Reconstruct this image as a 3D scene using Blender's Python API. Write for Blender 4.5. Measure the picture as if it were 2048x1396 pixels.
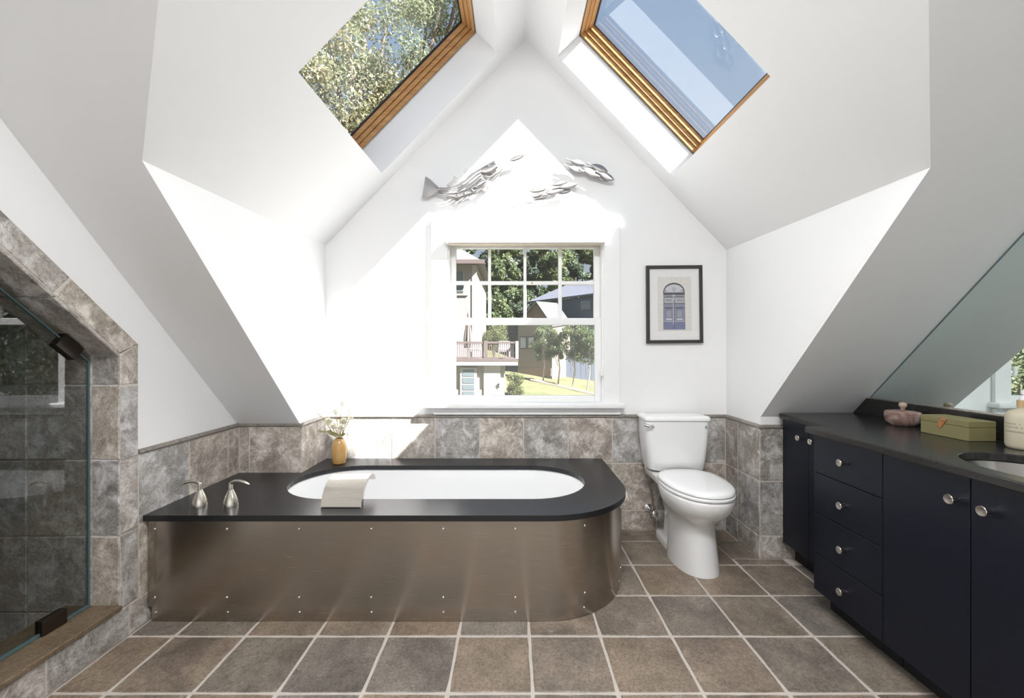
import bpy, bmesh, math, random
import numpy as np
from mathutils import Vector, Matrix
from mathutils.geometry import tessellate_polygon

random.seed(7)
rng = np.random.default_rng(11)
for o in list(bpy.data.objects):
    bpy.data.objects.remove(o, do_unlink=True)
scene = bpy.context.scene
col = scene.collection
PI = math.pi

# ------------------------------------------------------------------ camera
EYE, FPX = 1.237, 850.0
PU, PV = 1026.0, 701.0
cam_data = bpy.data.cameras.new('camera')
cam = bpy.data.objects.new('camera', cam_data)
col.objects.link(cam)
cam.location = (0, 0, EYE)
cam.rotation_euler = (PI / 2, 0, 0)
cam_data.sensor_width = 36.0
cam_data.lens = FPX / 2048 * 36.0
cam_data.shift_x = -2 / 2048
cam_data.shift_y = 3 / 2048
cam_data.clip_start = 0.05
cam_data.clip_end = 500
scene.camera = cam

# ------------------------------------------------------------------ world, sun, fill lights, exposure
world = bpy.data.worlds.new('sky')
scene.world = world
world.use_nodes = True
wn = world.node_tree.nodes
wl = world.node_tree.links
wn.clear()
w_out = wn.new('ShaderNodeOutputWorld')
w_bg = wn.new('ShaderNodeBackground')
w_tc = wn.new('ShaderNodeTexCoord')
w_sep = wn.new('ShaderNodeSeparateXYZ')
w_ramp = wn.new('ShaderNodeValToRGB')
w_ramp.color_ramp.elements[0].position = 0.0
w_ramp.color_ramp.elements[0].color = (0.80, 0.88, 0.96, 1)
w_ramp.color_ramp.elements[1].position = 0.9
w_ramp.color_ramp.elements[1].color = (0.26, 0.48, 0.82, 1)
wl.new(w_tc.outputs['Generated'], w_sep.inputs[0])
wl.new(w_sep.outputs['Z'], w_ramp.inputs[0])
wl.new(w_ramp.outputs[0], w_bg.inputs['Color'])
wl.new(w_bg.outputs[0], w_out.inputs['Surface'])
w_bg.inputs['Strength'].default_value = 0.46

SUN_DIR = Vector((-0.262, 0.142, -0.267)).normalized()
sun_data = bpy.data.lights.new('sun', 'SUN')
sun_data.energy = 21.0
sun_data.angle = math.radians(0.55)
sun_data.color = (1.0, 0.985, 0.97)
sun = bpy.data.objects.new('sun', sun_data)
col.objects.link(sun)
sun.rotation_euler = SUN_DIR.to_track_quat('-Z', 'Y').to_euler()
sun.location = (6, -4, 8)


def area_light(name, loc, direction, sx, sy, energy, color, spread=PI):
    d = bpy.data.lights.new(name, 'AREA')
    d.shape = 'RECTANGLE'
    d.size = sx
    d.size_y = sy
    d.energy = energy
    d.color = color
    o = bpy.data.objects.new(name, d)
    col.objects.link(o)
    o.location = loc
    o.rotation_euler = Vector(direction).to_track_quat('-Z', 'Y').to_euler()
    d.spread = spread
    return o


# added fill behind the camera: one under the ceiling, one before the rear wall
area_light('ceiling_fill', (0.15, -0.75, 3.30), (0, 0.12, -1), 2.6, 1.1, 2, (1.0, 0.98, 0.96))
area_light('rear_fill', (0.15, -1.52, 1.05), (0, 1, -0.12), 3.0, 1.5, 9, (0.97, 0.985, 1.0))

area_light('ridge_fill', (0.10, 0.34, 2.95), (0, 0.62, -1), 1.3, 0.35, 34, (0.985, 0.99, 1.0), math.radians(150))  # added fill above the camera to brighten the dormer, no fixture

scene.view_settings.view_transform = 'Standard'
scene.view_settings.look = 'None'
scene.view_settings.gamma = 1.0
scene.view_settings.exposure = 0.65
scene.view_settings.use_curve_mapping = False


# ------------------------------------------------------------------ helpers: measured pixel + real distance -> metres
def wx(u, y):
    return (u - PU) / FPX * y


def wz(v, y):
    return EYE - (v - PV) / FPX * y


def P(u, v, y):
    return Vector((wx(u, y), y, wz(v, y)))


ORG = {}


class MB:
    def __init__(self):
        self.v = []
        self.f = []

    def add(self, verts, faces):
        n = len(self.v)
        self.v.extend(Vector(p) for p in verts)
        self.f.extend(tuple(i + n for i in f) for f in faces)
        return self

    def box(self, x0, x1, y0, y1, z0, z1, mat=None):
        x0, x1 = min(x0, x1), max(x0, x1)
        y0, y1 = min(y0, y1), max(y0, y1)
        z0, z1 = min(z0, z1), max(z0, z1)
        vs = [(x0, y0, z0), (x1, y0, z0), (x1, y1, z0), (x0, y1, z0),
              (x0, y0, z1), (x1, y0, z1), (x1, y1, z1), (x0, y1, z1)]
        if mat is not None:
            vs = [mat @ Vector(p) for p in vs]
        return self.add(vs, [(0, 3, 2, 1), (4, 5, 6, 7), (0, 1, 5, 4), (1, 2, 6, 5), (2, 3, 7, 6), (3, 0, 4, 7)])

    def prism(self, outer, off, holes=()):
        """flat polygon (3-D points) with holes, extruded by the vector off"""
        loops = [[Vector(p) for p in outer]] + [[Vector(p) for p in h] for h in holes]
        off = Vector(off)
        tris = tessellate_polygon(loops)
        flat = [p for l in loops for p in l]
        n = len(flat)
        faces = []
        if tris:
            a, b, c = (flat[i] for i in tris[0])
            flip = (b - a).cross(c - a).dot(off) > 0
        for t in tris:
            t = tuple(t)
            a, b, c = (flat[i] for i in t)
            up = (b - a).cross(c - a).dot(off) > 0
            low = t[::-1] if up else t
            faces.append(low)
            faces.append(tuple(i + n for i in low[::-1]))
        k = 0
        for l in loops:
            m = len(l)
            for i in range(m):
                j = (i + 1) % m
                faces.append((k + i, k + j, k + j + n, k + i + n))
            k += m
        return self.add(flat + [p + off for p in flat], faces)

    def loft(self, rings, cap0=True, cap1=True, closed=True):
        n = len(rings[0])
        vs = [p for r in rings for p in r]
        fs = []
        for k in range(len(rings) - 1):
            for i in range(n if closed else n - 1):
                j = (i + 1) % n
                fs.append((k * n + i, k * n + j, (k + 1) * n + j, (k + 1) * n + i))
        if cap0:
            fs.append(tuple(range(n))[::-1])
        if cap1:
            fs.append(tuple(range((len(rings) - 1) * n, len(rings) * n)))
        return self.add(vs, fs)

    def lathe(self, prof, c=(0, 0, 0), axis='Z', seg=24, cap0=True, cap1=True):
        c = Vector(c)
        rings = []
        for r, h in prof:
            ring = []
            for i in range(seg):
                a = 2 * PI * i / seg
                x, y = r * math.cos(a), r * math.sin(a)
                if axis == 'Z':
                    p = Vector((x, y, h))
                elif axis == 'X':
                    p = Vector((h, x, y))
                else:
                    p = Vector((y, h, x))
                ring.append(c + p)
            rings.append(ring)
        return self.loft(rings, cap0, cap1)

    def tube(self, pts, rad, seg=8, cap=True):
        pts = [Vector(p) for p in pts]
        rads = rad if isinstance(rad, (list, tuple)) else [rad] * len(pts)
        rings = []
        ref = None
        for i, p in enumerate(pts):
            t = (pts[min(i + 1, len(pts) - 1)] - pts[max(i - 1, 0)]).normalized()
            if ref is None:
                ref = Vector((0, 0, 1)) if abs(t.z) < 0.9 else Vector((1, 0, 0))
            a = (ref - t * ref.dot(t)).normalized()
            b = t.cross(a)
            ref = a
            rings.append([p + (a * math.cos(2 * PI * k / seg) + b * math.sin(2 * PI * k / seg)) * rads[i] for k in range(seg)])
        return self.loft(rings, cap, cap)

    def build(self, name, mat, parent=None, smooth=False, bevel=0.0, bseg=2, auto=None, origin=None):
        o0 = Vector(origin) if origin is not None else (ORG[parent.name] if parent is not None else Vector((0, 0, 0)))
        me = bpy.data.meshes.new(name)
        me.from_pydata([tuple(p - o0) for p in self.v], [], self.f)
        bm = bmesh.new()
        bm.from_mesh(me)
        bmesh.ops.remove_doubles(bm, verts=bm.verts, dist=1e-6)
        bmesh.ops.recalc_face_normals(bm, faces=bm.faces)
        if bevel > 0:
            es = [e for e in bm.edges if len(e.link_faces) == 2 and e.calc_face_angle(0) > 0.6]
            bmesh.ops.bevel(bm, geom=es, offset=bevel, segments=bseg, profile=0.5, affect='EDGES', clamp_overlap=True)
        for f in bm.faces:
            f.smooth = bool(smooth)
        if smooth:
            lim = auto if auto is not None else 0.75
            for e in bm.edges:
                if len(e.link_faces) == 2 and e.calc_face_angle(0) > lim:
                    e.smooth = False
        bm.to_mesh(me)
        bm.free()
        me.materials.append(mat)
        o = bpy.data.objects.new(name, me)
        col.objects.link(o)
        if origin is not None:
            po = ORG[parent.name] if parent is not None else Vector((0, 0, 0))
            o.location = o0 - po
        if parent is not None:
            o.parent = parent
        ORG[o.name] = o0
        return o


def tag(o, label=None, cat=None, group=None, kind=None):
    if label:
        o['label'] = label
    if cat:
        o['category'] = cat
    if group:
        o['group'] = group
    if kind:
        o['kind'] = kind
    return o


def thing(name, label, cat, loc=(0, 0, 0), group=None, kind=None):
    e = bpy.data.objects.new(name, None)
    e.empty_display_size = 0.1
    col.objects.link(e)
    e.location = loc
    ORG[e.name] = Vector(loc)
    return tag(e, label, cat, group, kind)


def copy_tree(o, parent=None):
    c = o.copy()
    col.objects.link(c)
    ORG[c.name] = ORG[o.name].copy()
    if parent is not None:
        c.parent = parent
    for ch in [x for x in list(bpy.data.objects) if x.parent == o]:
        copy_tree(ch, c)
    return c


# ------------------------------------------------------------------ materials
def new_mat(name):
    m = bpy.data.materials.new(name)
    m.use_nodes = True
    return m, m.node_tree.nodes, m.node_tree.links, m.node_tree.nodes['Principled BSDF']


def pbr(name, color, rough=0.5, metal=0.0, noise=0.0, nscale=20.0, bump=0.0, bscale=60.0, spec=0.5, coat=0.0, **kw):
    m, n, l, b = new_mat(name)
    b.inputs['Base Color'].default_value = (*color, 1)
    b.inputs['Roughness'].default_value = rough
    b.inputs['Metallic'].default_value = metal
    b.inputs['Specular IOR Level'].default_value = spec
    b.inputs['Coat Weight'].default_value = coat
    b.inputs['Coat Roughness'].default_value = 0.08
    tc = n.new('ShaderNodeTexCoord')
    t = n.new('ShaderNodeTexNoise')
    t.inputs['Scale'].default_value = nscale
    t.inputs['Detail'].default_value = 4
    l.new(tc.outputs['Object'], t.inputs['Vector'])
    mx = n.new('ShaderNodeMix')
    mx.data_type = 'RGBA'
    mx.inputs[6].default_value = (*[c * (1 - noise) for c in color], 1)
    mx.inputs[7].default_value = (*[min(1, c * (1 + noise)) for c in color], 1)
    l.new(t.outputs['Fac'], mx.inputs[0])
    l.new(mx.outputs[2], b.inputs['Base Color'])
    if bump > 0:
        t2 = n.new('ShaderNodeTexNoise')
        t2.inputs['Scale'].default_value = bscale
        t2.inputs['Detail'].default_value = 3
        l.new(tc.outputs['Object'], t2.inputs['Vector'])
        bp = n.new('ShaderNodeBump')
        bp.inputs['Strength'].default_value = bump
        bp.inputs['Distance'].default_value = 0.002
        l.new(t2.outputs['Fac'], bp.inputs['Height'])
        l.new(bp.outputs[0], b.inputs['Normal'])
    return m


def stone_mat(name, dark, mid, light, blotch, warm, rough=0.55, blot_lo=0.55, blot_hi=0.68, stretch=(1, 1, 1)):
    """tumbled limestone: every tile takes its own tone and its own vein pattern (Object Info random)"""
    m, n, l, b = new_mat(name)
    tc = n.new('ShaderNodeTexCoord')
    oi = n.new('ShaderNodeObjectInfo')
    mul = n.new('ShaderNodeMath')
    mul.operation = 'MULTIPLY'
    mul.inputs[1].default_value = 57.0
    l.new(oi.outputs['Random'], mul.inputs[0])
    mp = n.new('ShaderNodeMapping')
    mp.inputs['Scale'].default_value = stretch
    l.new(tc.outputs['Object'], mp.inputs['Vector'])

    def noise(scale, detail, dist=0.0, rough=0.6):
        t = n.new('ShaderNodeTexNoise')
        t.noise_dimensions = '4D'
        t.inputs['Scale'].default_value = scale
        t.inputs['Detail'].default_value = detail
        t.inputs['Roughness'].default_value = rough
        t.inputs['Distortion'].default_value = dist
        l.new(mp.outputs[0], t.inputs['Vector'])
        l.new(mul.outputs[0], t.inputs['W'])
        return t.outputs['Fac']

    def ramp(fac, stops):
        r = n.new('ShaderNodeValToRGB')
        e = r.color_ramp.elements
        e[0].position, e[0].color = stops[0][0], (*stops[0][1], 1)
        e[1].position, e[1].color = stops[-1][0], (*stops[-1][1], 1)
        for p, c in stops[1:-1]:
            k = e.new(p)
            k.color = (*c, 1)
        l.new(fac, r.inputs[0])
        return r.outputs[0]

    def mix(fac, a, c2, mode='MIX'):
        x = n.new('ShaderNodeMix')
        x.data_type = 'RGBA'
        x.blend_type = mode
        if isinstance(fac, float):
            x.inputs[0].default_value = fac
        else:
            l.new(fac, x.inputs[0])
        for s, val in ((6, a), (7, c2)):
            if isinstance(val, tuple):
                x.inputs[s].default_value = (*val, 1)
            else:
                l.new(val, x.inputs[s])
        return x.outputs[2]

    base = ramp(noise(5.0, 6, 0.4), [(0.30, dark), (0.5, mid), (0.72, light)])
    fine = ramp(noise(95.0, 6, 0.3, 0.75), [(0.32, (0.55, 0.55, 0.55)), (0.68, (1.32, 1.32, 1.32))])
    base = mix(1.0, base, fine, 'MULTIPLY')
    bl = ramp(noise(11.0, 10, 0.7, 0.72), [(blot_lo, (0, 0, 0)), (blot_hi, (1, 1, 1))])
    base = mix(bl, base, blotch)
    # per-tile warm / grey shift
    sub = n.new('ShaderNodeMath')
    sub.operation = 'FRACT'
    m2 = n.new('ShaderNodeMath')
    m2.operation = 'MULTIPLY'
    m2.inputs[1].default_value = 13.37
    l.new(oi.outputs['Random'], m2.inputs[0])
    l.new(m2.outputs[0], sub.inputs[0])
    tint = mix(sub.outputs[0], (0.90, 0.905, 0.91), warm)
    base = mix(1.0, base, tint, 'MULTIPLY')
    # thin dark veins
    vn = ramp(noise(7.0, 9, 2.2, 0.7), [(0.485, (1, 1, 1)), (0.5, (0.55, 0.5, 0.46)), (0.515, (1, 1, 1))])
    base = mix(1.0, base, vn, 'MULTIPLY')
    l.new(base, b.inputs['Base Color'])
    b.inputs['Roughness'].default_value = rough
    bp = n.new('ShaderNodeBump')
    bp.inputs['Strength'].default_value = 0.35
    bp.inputs['Distance'].default_value = 0.004
    l.new(noise(28.0, 6, 0.3), bp.inputs['Height'])
    l.new(bp.outputs[0], b.inputs['Normal'])
    return m


def glass_mat(name, tint=(1, 1, 1), refl=1.0, ior=1.5, rough=0.0):
    m, n, l, b = new_mat(name)
    n.remove(b)
    out = [x for x in n if x.type == 'OUTPUT_MATERIAL'][0]
    tr = n.new('ShaderNodeBsdfTransparent')
    tr.inputs[0].default_value = (*tint, 1)
    gl = n.new('ShaderNodeBsdfGlossy')
    gl.inputs['Roughness'].default_value = rough
    gl.inputs['Color'].default_value = (refl, refl, refl, 1)
    lw = n.new('ShaderNodeLayerWeight')
    lw.inputs['Blend'].default_value = 0.5
    pw = n.new('ShaderNodeMath')
    pw.operation = 'POWER'
    pw.inputs[1].default_value = 5.0
    l.new(lw.outputs['Facing'], pw.inputs[0])
    fr = n.new('ShaderNodeMapRange')
    f0 = 2 * ((ior - 1) / (ior + 1)) ** 2
    fr.inputs['To Min'].default_value = f0
    fr.inputs['To Max'].default_value = 1.0
    l.new(pw.outputs[0], fr.inputs['Value'])
    mx = n.new('ShaderNodeMixShader')
    l.new(fr.outputs[0], mx.inputs[0])
    l.new(tr.outputs[0], mx.inputs[1])
    l.new(gl.outputs[0], mx.inputs[2])
    l.new(mx.outputs[0], out.inputs['Surface'])
    return m


def steel_mat(name, color, rough, stretch=(1, 1, 60), aniso=0.5, arot=0.0):
    m, n, l, b = new_mat(name)
    tc = n.new('ShaderNodeTexCoord')
    mp = n.new('ShaderNodeMapping')
    mp.inputs['Scale'].default_value = stretch
    t = n.new('ShaderNodeTexNoise')
    t.inputs['Scale'].default_value = 12
    t.inputs['Detail'].default_value = 5
    l.new(tc.outputs['Object'], mp.inputs['Vector'])
    l.new(mp.outputs[0], t.inputs['Vector'])
    mr = n.new('ShaderNodeMapRange')
    mr.inputs['To Min'].default_value = rough * 0.75
    mr.inputs['To Max'].default_value = rough * 1.25
    l.new(t.outputs['Fac'], mr.inputs['Value'])
    l.new(mr.outputs[0], b.inputs['Roughness'])
    mx = n.new('ShaderNodeMix')
    mx.data_type = 'RGBA'
    mx.inputs[6].default_value = (*[c * 0.9 for c in color], 1)
    mx.inputs[7].default_value = (*[min(1, c * 1.1) for c in color], 1)
    l.new(t.outputs['Fac'], mx.inputs[0])
    l.new(mx.outputs[2], b.inputs['Base Color'])
    b.inputs['Metallic'].default_value = 1.0
    b.inputs['Anisotropic'].default_value = aniso
    b.inputs['Anisotropic Rotation'].default_value = arot
    tg = n.new('ShaderNodeTangent')
    tg.direction_type = 'RADIAL'
    tg.axis = 'Z'
    l.new(tg.outputs[0], b.inputs['Tangent'])
    return m


def wood_mat(name, c1, c2, axis=1):
    m, n, l, b = new_mat(name)
    tc = n.new('ShaderNodeTexCoord')
    mp = n.new('ShaderNodeMapping')
    mp.inputs['Scale'].default_value = (30, 30, 30)
    s = [30, 30, 30]
    s[axis] = 1.5
    mp.inputs['Scale'].default_value = s
    t = n.new('ShaderNodeTexNoise')
    t.inputs['Scale'].default_value = 1.6
    t.inputs['Detail'].default_value = 5
    t.inputs['Distortion'].default_value = 0.8
    l.new(tc.outputs['Object'], mp.inputs['Vector'])
    l.new(mp.outputs[0], t.inputs['Vector'])
    r = n.new('ShaderNodeValToRGB')
    r.color_ramp.elements[0].position = 0.3
    r.color_ramp.elements[0].color = (*c1, 1)
    r.color_ramp.elements[1].position = 0.7
    r.color_ramp.elements[1].color = (*c2, 1)
    l.new(t.outputs['Fac'], r.inputs[0])
    l.new(r.outputs[0], b.inputs['Base Color'])
    b.inputs['Roughness'].default_value = 0.4
    return m


def leaf_mat(name, c1, c2, c3, scale=0.9):
    m, n, l, b = new_mat(name)
    tc = n.new('ShaderNodeTexCoord')
    t = n.new('ShaderNodeTexNoise')
    t.inputs['Scale'].default_value = scale
    t.inputs['Detail'].default_value = 6
    t.inputs['Roughness'].default_value = 0.75
    l.new(tc.outputs['Object'], t.inputs['Vector'])
    r = n.new('ShaderNodeValToRGB')
    e = r.color_ramp.elements
    e[0].position, e[0].color = 0.32, (*c1, 1)
    e[1].position, e[1].color = 0.70, (*c3, 1)
    k = e.new(0.5)
    k.color = (*c2, 1)
    l.new(t.outputs['Fac'], r.inputs[0])
    l.new(r.outputs[0], b.inputs['Base Color'])
    b.inputs['Roughness'].default_value = 0.55
    out = [x for x in n if x.type == 'OUTPUT_MATERIAL'][0]
    tl = n.new('ShaderNodeBsdfTranslucent')
    l.new(r.outputs[0], tl.inputs[0])
    mx = n.new('ShaderNodeMixShader')
    mx.inputs[0].default_value = 0.35
    l.new(b.outputs[0], mx.inputs[1])
    l.new(tl.outputs[0], mx.inputs[2])
    l.new(mx.outputs[0], out.inputs['Surface'])
    return m


WHITE = pbr('white_wall_paint', (0.86, 0.86, 0.855), 0.65, noise=0.012, nscale=3, bump=0.03, bscale=180)
TRIM = pbr('white_trim_gloss', (0.87, 0.87, 0.865), 0.32, noise=0.01)
BEIGE = pbr('beige_shade_fabric', (0.62, 0.54, 0.44), 0.8, noise=0.05)
GROUT = pbr('pale_grout', (0.60, 0.545, 0.49), 0.85, noise=0.15, nscale=40, bump=0.2, bscale=200)
STONE_F = stone_mat('brown_limestone_floor', (0.145, 0.128, 0.11), (0.25, 0.221, 0.19), (0.37, 0.322, 0.272), (0.44, 0.43, 0.42), (1.16, 1.0, 0.84), 0.40, 0.60, 0.78)
STONE_W = stone_mat('grey_limestone_wall', (0.25, 0.232, 0.218), (0.40, 0.375, 0.35), (0.54, 0.51, 0.475), (0.72, 0.715, 0.71), (1.08, 1.0, 0.91), 0.5, 0.47, 0.62)
STONE_S = stone_mat('brown_limestone_sill', (0.14, 0.11, 0.075), (0.20, 0.155, 0.105), (0.27, 0.21, 0.15), (0.26, 0.21, 0.16), (1.08, 1.0, 0.9), 0.45, 0.7, 0.9)
CAPST = stone_mat('limestone_cap', (0.20, 0.18, 0.16), (0.29, 0.265, 0.235), (0.37, 0.34, 0.30), (0.42, 0.40, 0.37), (1.05, 1.0, 0.94), 0.5, 0.6, 0.75)
BLACK = pbr('honed_black_stone', (0.014, 0.0142, 0.016), 0.30, noise=0.35, nscale=180, bump=0.05, bscale=300)
VBLACK = pbr('black_quartz_top', (0.020, 0.0195, 0.019), 0.22, noise=0.35, nscale=200)
NAVY = pbr('navy_lacquer', (0.0042, 0.0065, 0.0145), 0.42, noise=0.12, nscale=8, spec=0.35)
DARKGAP = pbr('dark_carcass', (0.006, 0.006, 0.008), 0.7, noise=0.1)
STEEL = steel_mat('brushed_steel_panel', (0.42, 0.375, 0.325), 0.25, (0.6, 0.6, 60), 0.75, 0.25)
STEEL2 = steel_mat('brushed_nickel', (0.66, 0.62, 0.56), 0.26, (1, 1, 30), 0.3)
FISHST = steel_mat('cut_steel_fish', (0.36, 0.345, 0.335), 0.42, (1, 1, 20), 0.3)
CHROME = pbr('polished_chrome', (0.78, 0.78, 0.79), 0.08, metal=1.0, noise=0.02)
PORC = pbr('white_porcelain', (0.86, 0.86, 0.85), 0.10, noise=0.008, coat=0.4)
SEATW = pbr('white_seat_plastic', (0.88, 0.88, 0.875), 0.16, noise=0.008)
ACRYL = pbr('white_acrylic_tub', (0.88, 0.88, 0.88), 0.14, noise=0.006, coat=0.3)
GLASS = glass_mat('clear_window_glass', (0.80, 0.82, 0.84), 0.9, 1.5)
PICGLASS = glass_mat('picture_glass', (0.98, 0.98, 0.98), 0.6, 1.4)
SKYGLASS = glass_mat('skylight_glass', (0.97, 0.98, 0.99), 0.9, 1.55)
SHGLASS = glass_mat('shower_glass', (0.66, 0.69, 0.68), 0.8, 1.5)
GLEDGE = pbr('glass_edge_green', (0.10, 0.16, 0.17), 0.15, noise=0.05)
WOODX = wood_mat('pine_frame', (0.42, 0.20, 0.065), (0.64, 0.36, 0.14), 0)
WOODY = wood_mat('pine_frame_long', (0.42, 0.20, 0.065), (0.64, 0.36, 0.14), 1)
GASKET = pbr('dark_gasket', (0.02, 0.022, 0.028), 0.5, noise=0.1)
BRONZE = pbr('dark_bronze_hinge', (0.10, 0.085, 0.075), 0.3, metal=1.0, noise=0.1)


def mirror_mat():
    m, n, l, b = new_mat('mirror_silver')
    b.inputs['Metallic'].default_value = 1.0
    b.inputs['Roughness'].default_value = 0.0
    tc = n.new('ShaderNodeTexCoord')
    t = n.new('ShaderNodeTexNoise')
    t.inputs['Scale'].default_value = 2
    l.new(tc.outputs['Object'], t.inputs['Vector'])
    mx = n.new('ShaderNodeMix')
    mx.data_type = 'RGBA'
    mx.inputs[6].default_value = (0.72, 0.80, 0.78, 1)
    mx.inputs[7].default_value = (0.73, 0.81, 0.79, 1)
    l.new(t.outputs['Fac'], mx.inputs[0])
    l.new(mx.outputs[2], b.inputs['Base Color'])
    return m


MIRROR = mirror_mat()

# ------------------------------------------------------------------ room geometry (metres)
D = 2.943                       # gable wall
XL, XR = -1.298, 1.478          # dormer cheek walls
WL, WR = -1.68, 2.03            # room side walls
KL, KR = 2.60, 2.538            # knee walls
APEX = Vector((0.083, D, 3.39))
aL, tL, eL = 1.0326, 0.0424, 1.964
aR, tR, eR = 1.0444, 0.033, 1.933
YB = -1.6                       # wall behind the camera


def roof(y):
    return 1.90 + 1.01 * (1.49 - y)


def zl(x, y):
    return eL + aL * (x - XL) - tL * (D - y)


def zr(x, y):
    return eR + aR * (XR - x) - tR * (D - y)


def valley_y(x, zf):
    lo, hi = -0.5, 2.5
    for _ in range(60):
        mid = (lo + hi) / 2
        if roof(mid) > zf(x, mid):
            lo = mid
        else:
            hi = mid
    return (lo + hi) / 2


def ridge_x(y):
    lo, hi = -0.5, 0.6
    for _ in range(60):
        mid = (lo + hi) / 2
        if zl(mid, y) < zr(mid, y):
            lo = mid
        else:
            hi = mid
    return (lo + hi) / 2


yt = 0.12
for _ in range(30):
    yt = valley_y(ridge_x(yt), zl)
RT = Vector((ridge_x(yt), yt, roof(yt)))            # ridge meets main slope
VL = Vector((XL, valley_y(XL, zl), 0))
VL.z = roof(VL.y)
VR = Vector((XR, valley_y(XR, zr), 0))
VR.z = roof(VR.y)
AP = Vector((ridge_x(D), D, zl(ridge_x(D), D)))


def struct(o, label, cat):
    return tag(o, label, cat, kind='structure')


# gable wall with window hole
WIN = dict(x0=wx(897, D), x1=wx(1206, D), z0=wz(808, D), z1=wz(486, D))
hole = [(WIN['x0'], D, WIN['z0']), (WIN['x1'], D, WIN['z0']), (WIN['x1'], D, WIN['z1']), (WIN['x0'], D, WIN['z1'])]
wall_back = MB().prism([(XL, D, 0), (XR, D, 0), (XR, D, zr(XR, D)), AP, (XL, D, zl(XL, D))], (0, 0.14, 0), [hole]).build('wall_back', WHITE)
struct(wall_back, 'white gable end wall holding the window and stone wainscot', 'wall')

wall_cl = MB().prism([(XL, D, 0), (XL, KL + 0.001, 0), (XL, KL + 0.001, roof(KL) + 0.03), VL + Vector((0, 0, 0.03)), (XL, D, zl(XL, D))], (-0.07, 0, 0)).build('wall_dormer_left', WHITE)
struct(wall_cl, 'white dormer side wall rising beside the vase corner', 'wall')
wall_cr = MB().prism([(XR, D, 0), (XR, KR + 0.001, 0), (XR, KR + 0.001, roof(KR) + 0.03), VR + Vector((0, 0, 0.03)), (XR, D, zr(XR, D))], (0.07, 0, 0)).build('wall_dormer_right', WHITE)
struct(wall_cr, 'white dormer side wall rising beside the toilet', 'wall')
wall_kl = MB().prism([(WL - 0.1, KL, 0), (XL - 0.0015, KL, 0), (XL - 0.0015, KL, roof(KL) + 0.05), (WL - 0.1, KL, roof(KL) + 0.05)], (0, 0.06, 0)).build('wall_knee_left', GROUT)
struct(wall_kl, 'low stone-tiled knee wall at the back of the tub deck', 'wall')
wall_kr = MB().prism([(XR + 0.0015, KR, 0), (WR + 0.1, KR, 0), (WR + 0.1, KR, roof(KR) + 0.05), (XR + 0.0015, KR, roof(KR) + 0.05)], (0, 0.06, 0)).build('wall_knee_right', WHITE)
struct(wall_kr, 'low knee wall between toilet alcove and vanity', 'wall')

# main sloping ceiling with flat part behind the camera
nroof = Vector((0, 1.01, 1)).normalized()
ceil = MB()


def rp(x, y):
    return Vector((x, y, roof(y)))


ceil.prism([rp(WL - 1.2, KL + 0.02), rp(XL - 0.0004, KL + 0.02), VL - Vector((0.0004, 0, 0)), RT, VR + Vector((0.0004, 0, 0)), rp(XR + 0.0004, KR + 0.02), rp(WR + 0.1, KR + 0.02), rp(WR + 0.1, 0), rp(WL - 1.2, 0)], nroof * 0.08)
ceil.box(WL - 1.2, WR + 0.1, YB - 0.1, 0.0, roof(0), roof(0) + 0.08)
ceil = ceil.build('ceiling', WHITE)
struct(ceil, 'white main ceiling sloping down to the knee walls', 'ceiling')

# dormer ceilings with skylight shafts
NL = Vector((-aL, -tL, 1)).normalized()
NR = Vector((aR, -tR, 1)).normalized()
SKL = dict(x0=-0.865, x1=-0.105, y0=1.713, y1=2.80)
SKR = dict(x0=1.043, x1=0.294, y0=1.722, y1=2.785)


def lp(x, y):
    return Vector((x, y, zl(x, y)))


def rrp(x, y):
    return Vector((x, y, zr(x, y)))


holeL = [lp(SKL['x0'], SKL['y0']), lp(SKL['x1'], SKL['y0']), lp(SKL['x1'], SKL['y1']), lp(SKL['x0'], SKL['y1'])]
holeR = [rrp(SKR['x0'], SKR['y0']), rrp(SKR['x1'], SKR['y0']), rrp(SKR['x1'], SKR['y1']), rrp(SKR['x0'], SKR['y1'])]
cdl = MB().prism([VL, RT, AP, (XL, D, zl(XL, D))], NL * 0.20, [holeL]).build('ceiling_dormer_left', WHITE)
struct(cdl, 'white dormer slope holding the leafy skylight', 'ceiling')
cdr = MB().prism([VR, RT, AP, (XR, D, zr(XR, D))], NR * 0.20, [holeR]).build('ceiling_dormer_right', WHITE)
struct(cdr, 'white dormer slope holding the blue-sky skylight', 'ceiling')


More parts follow.
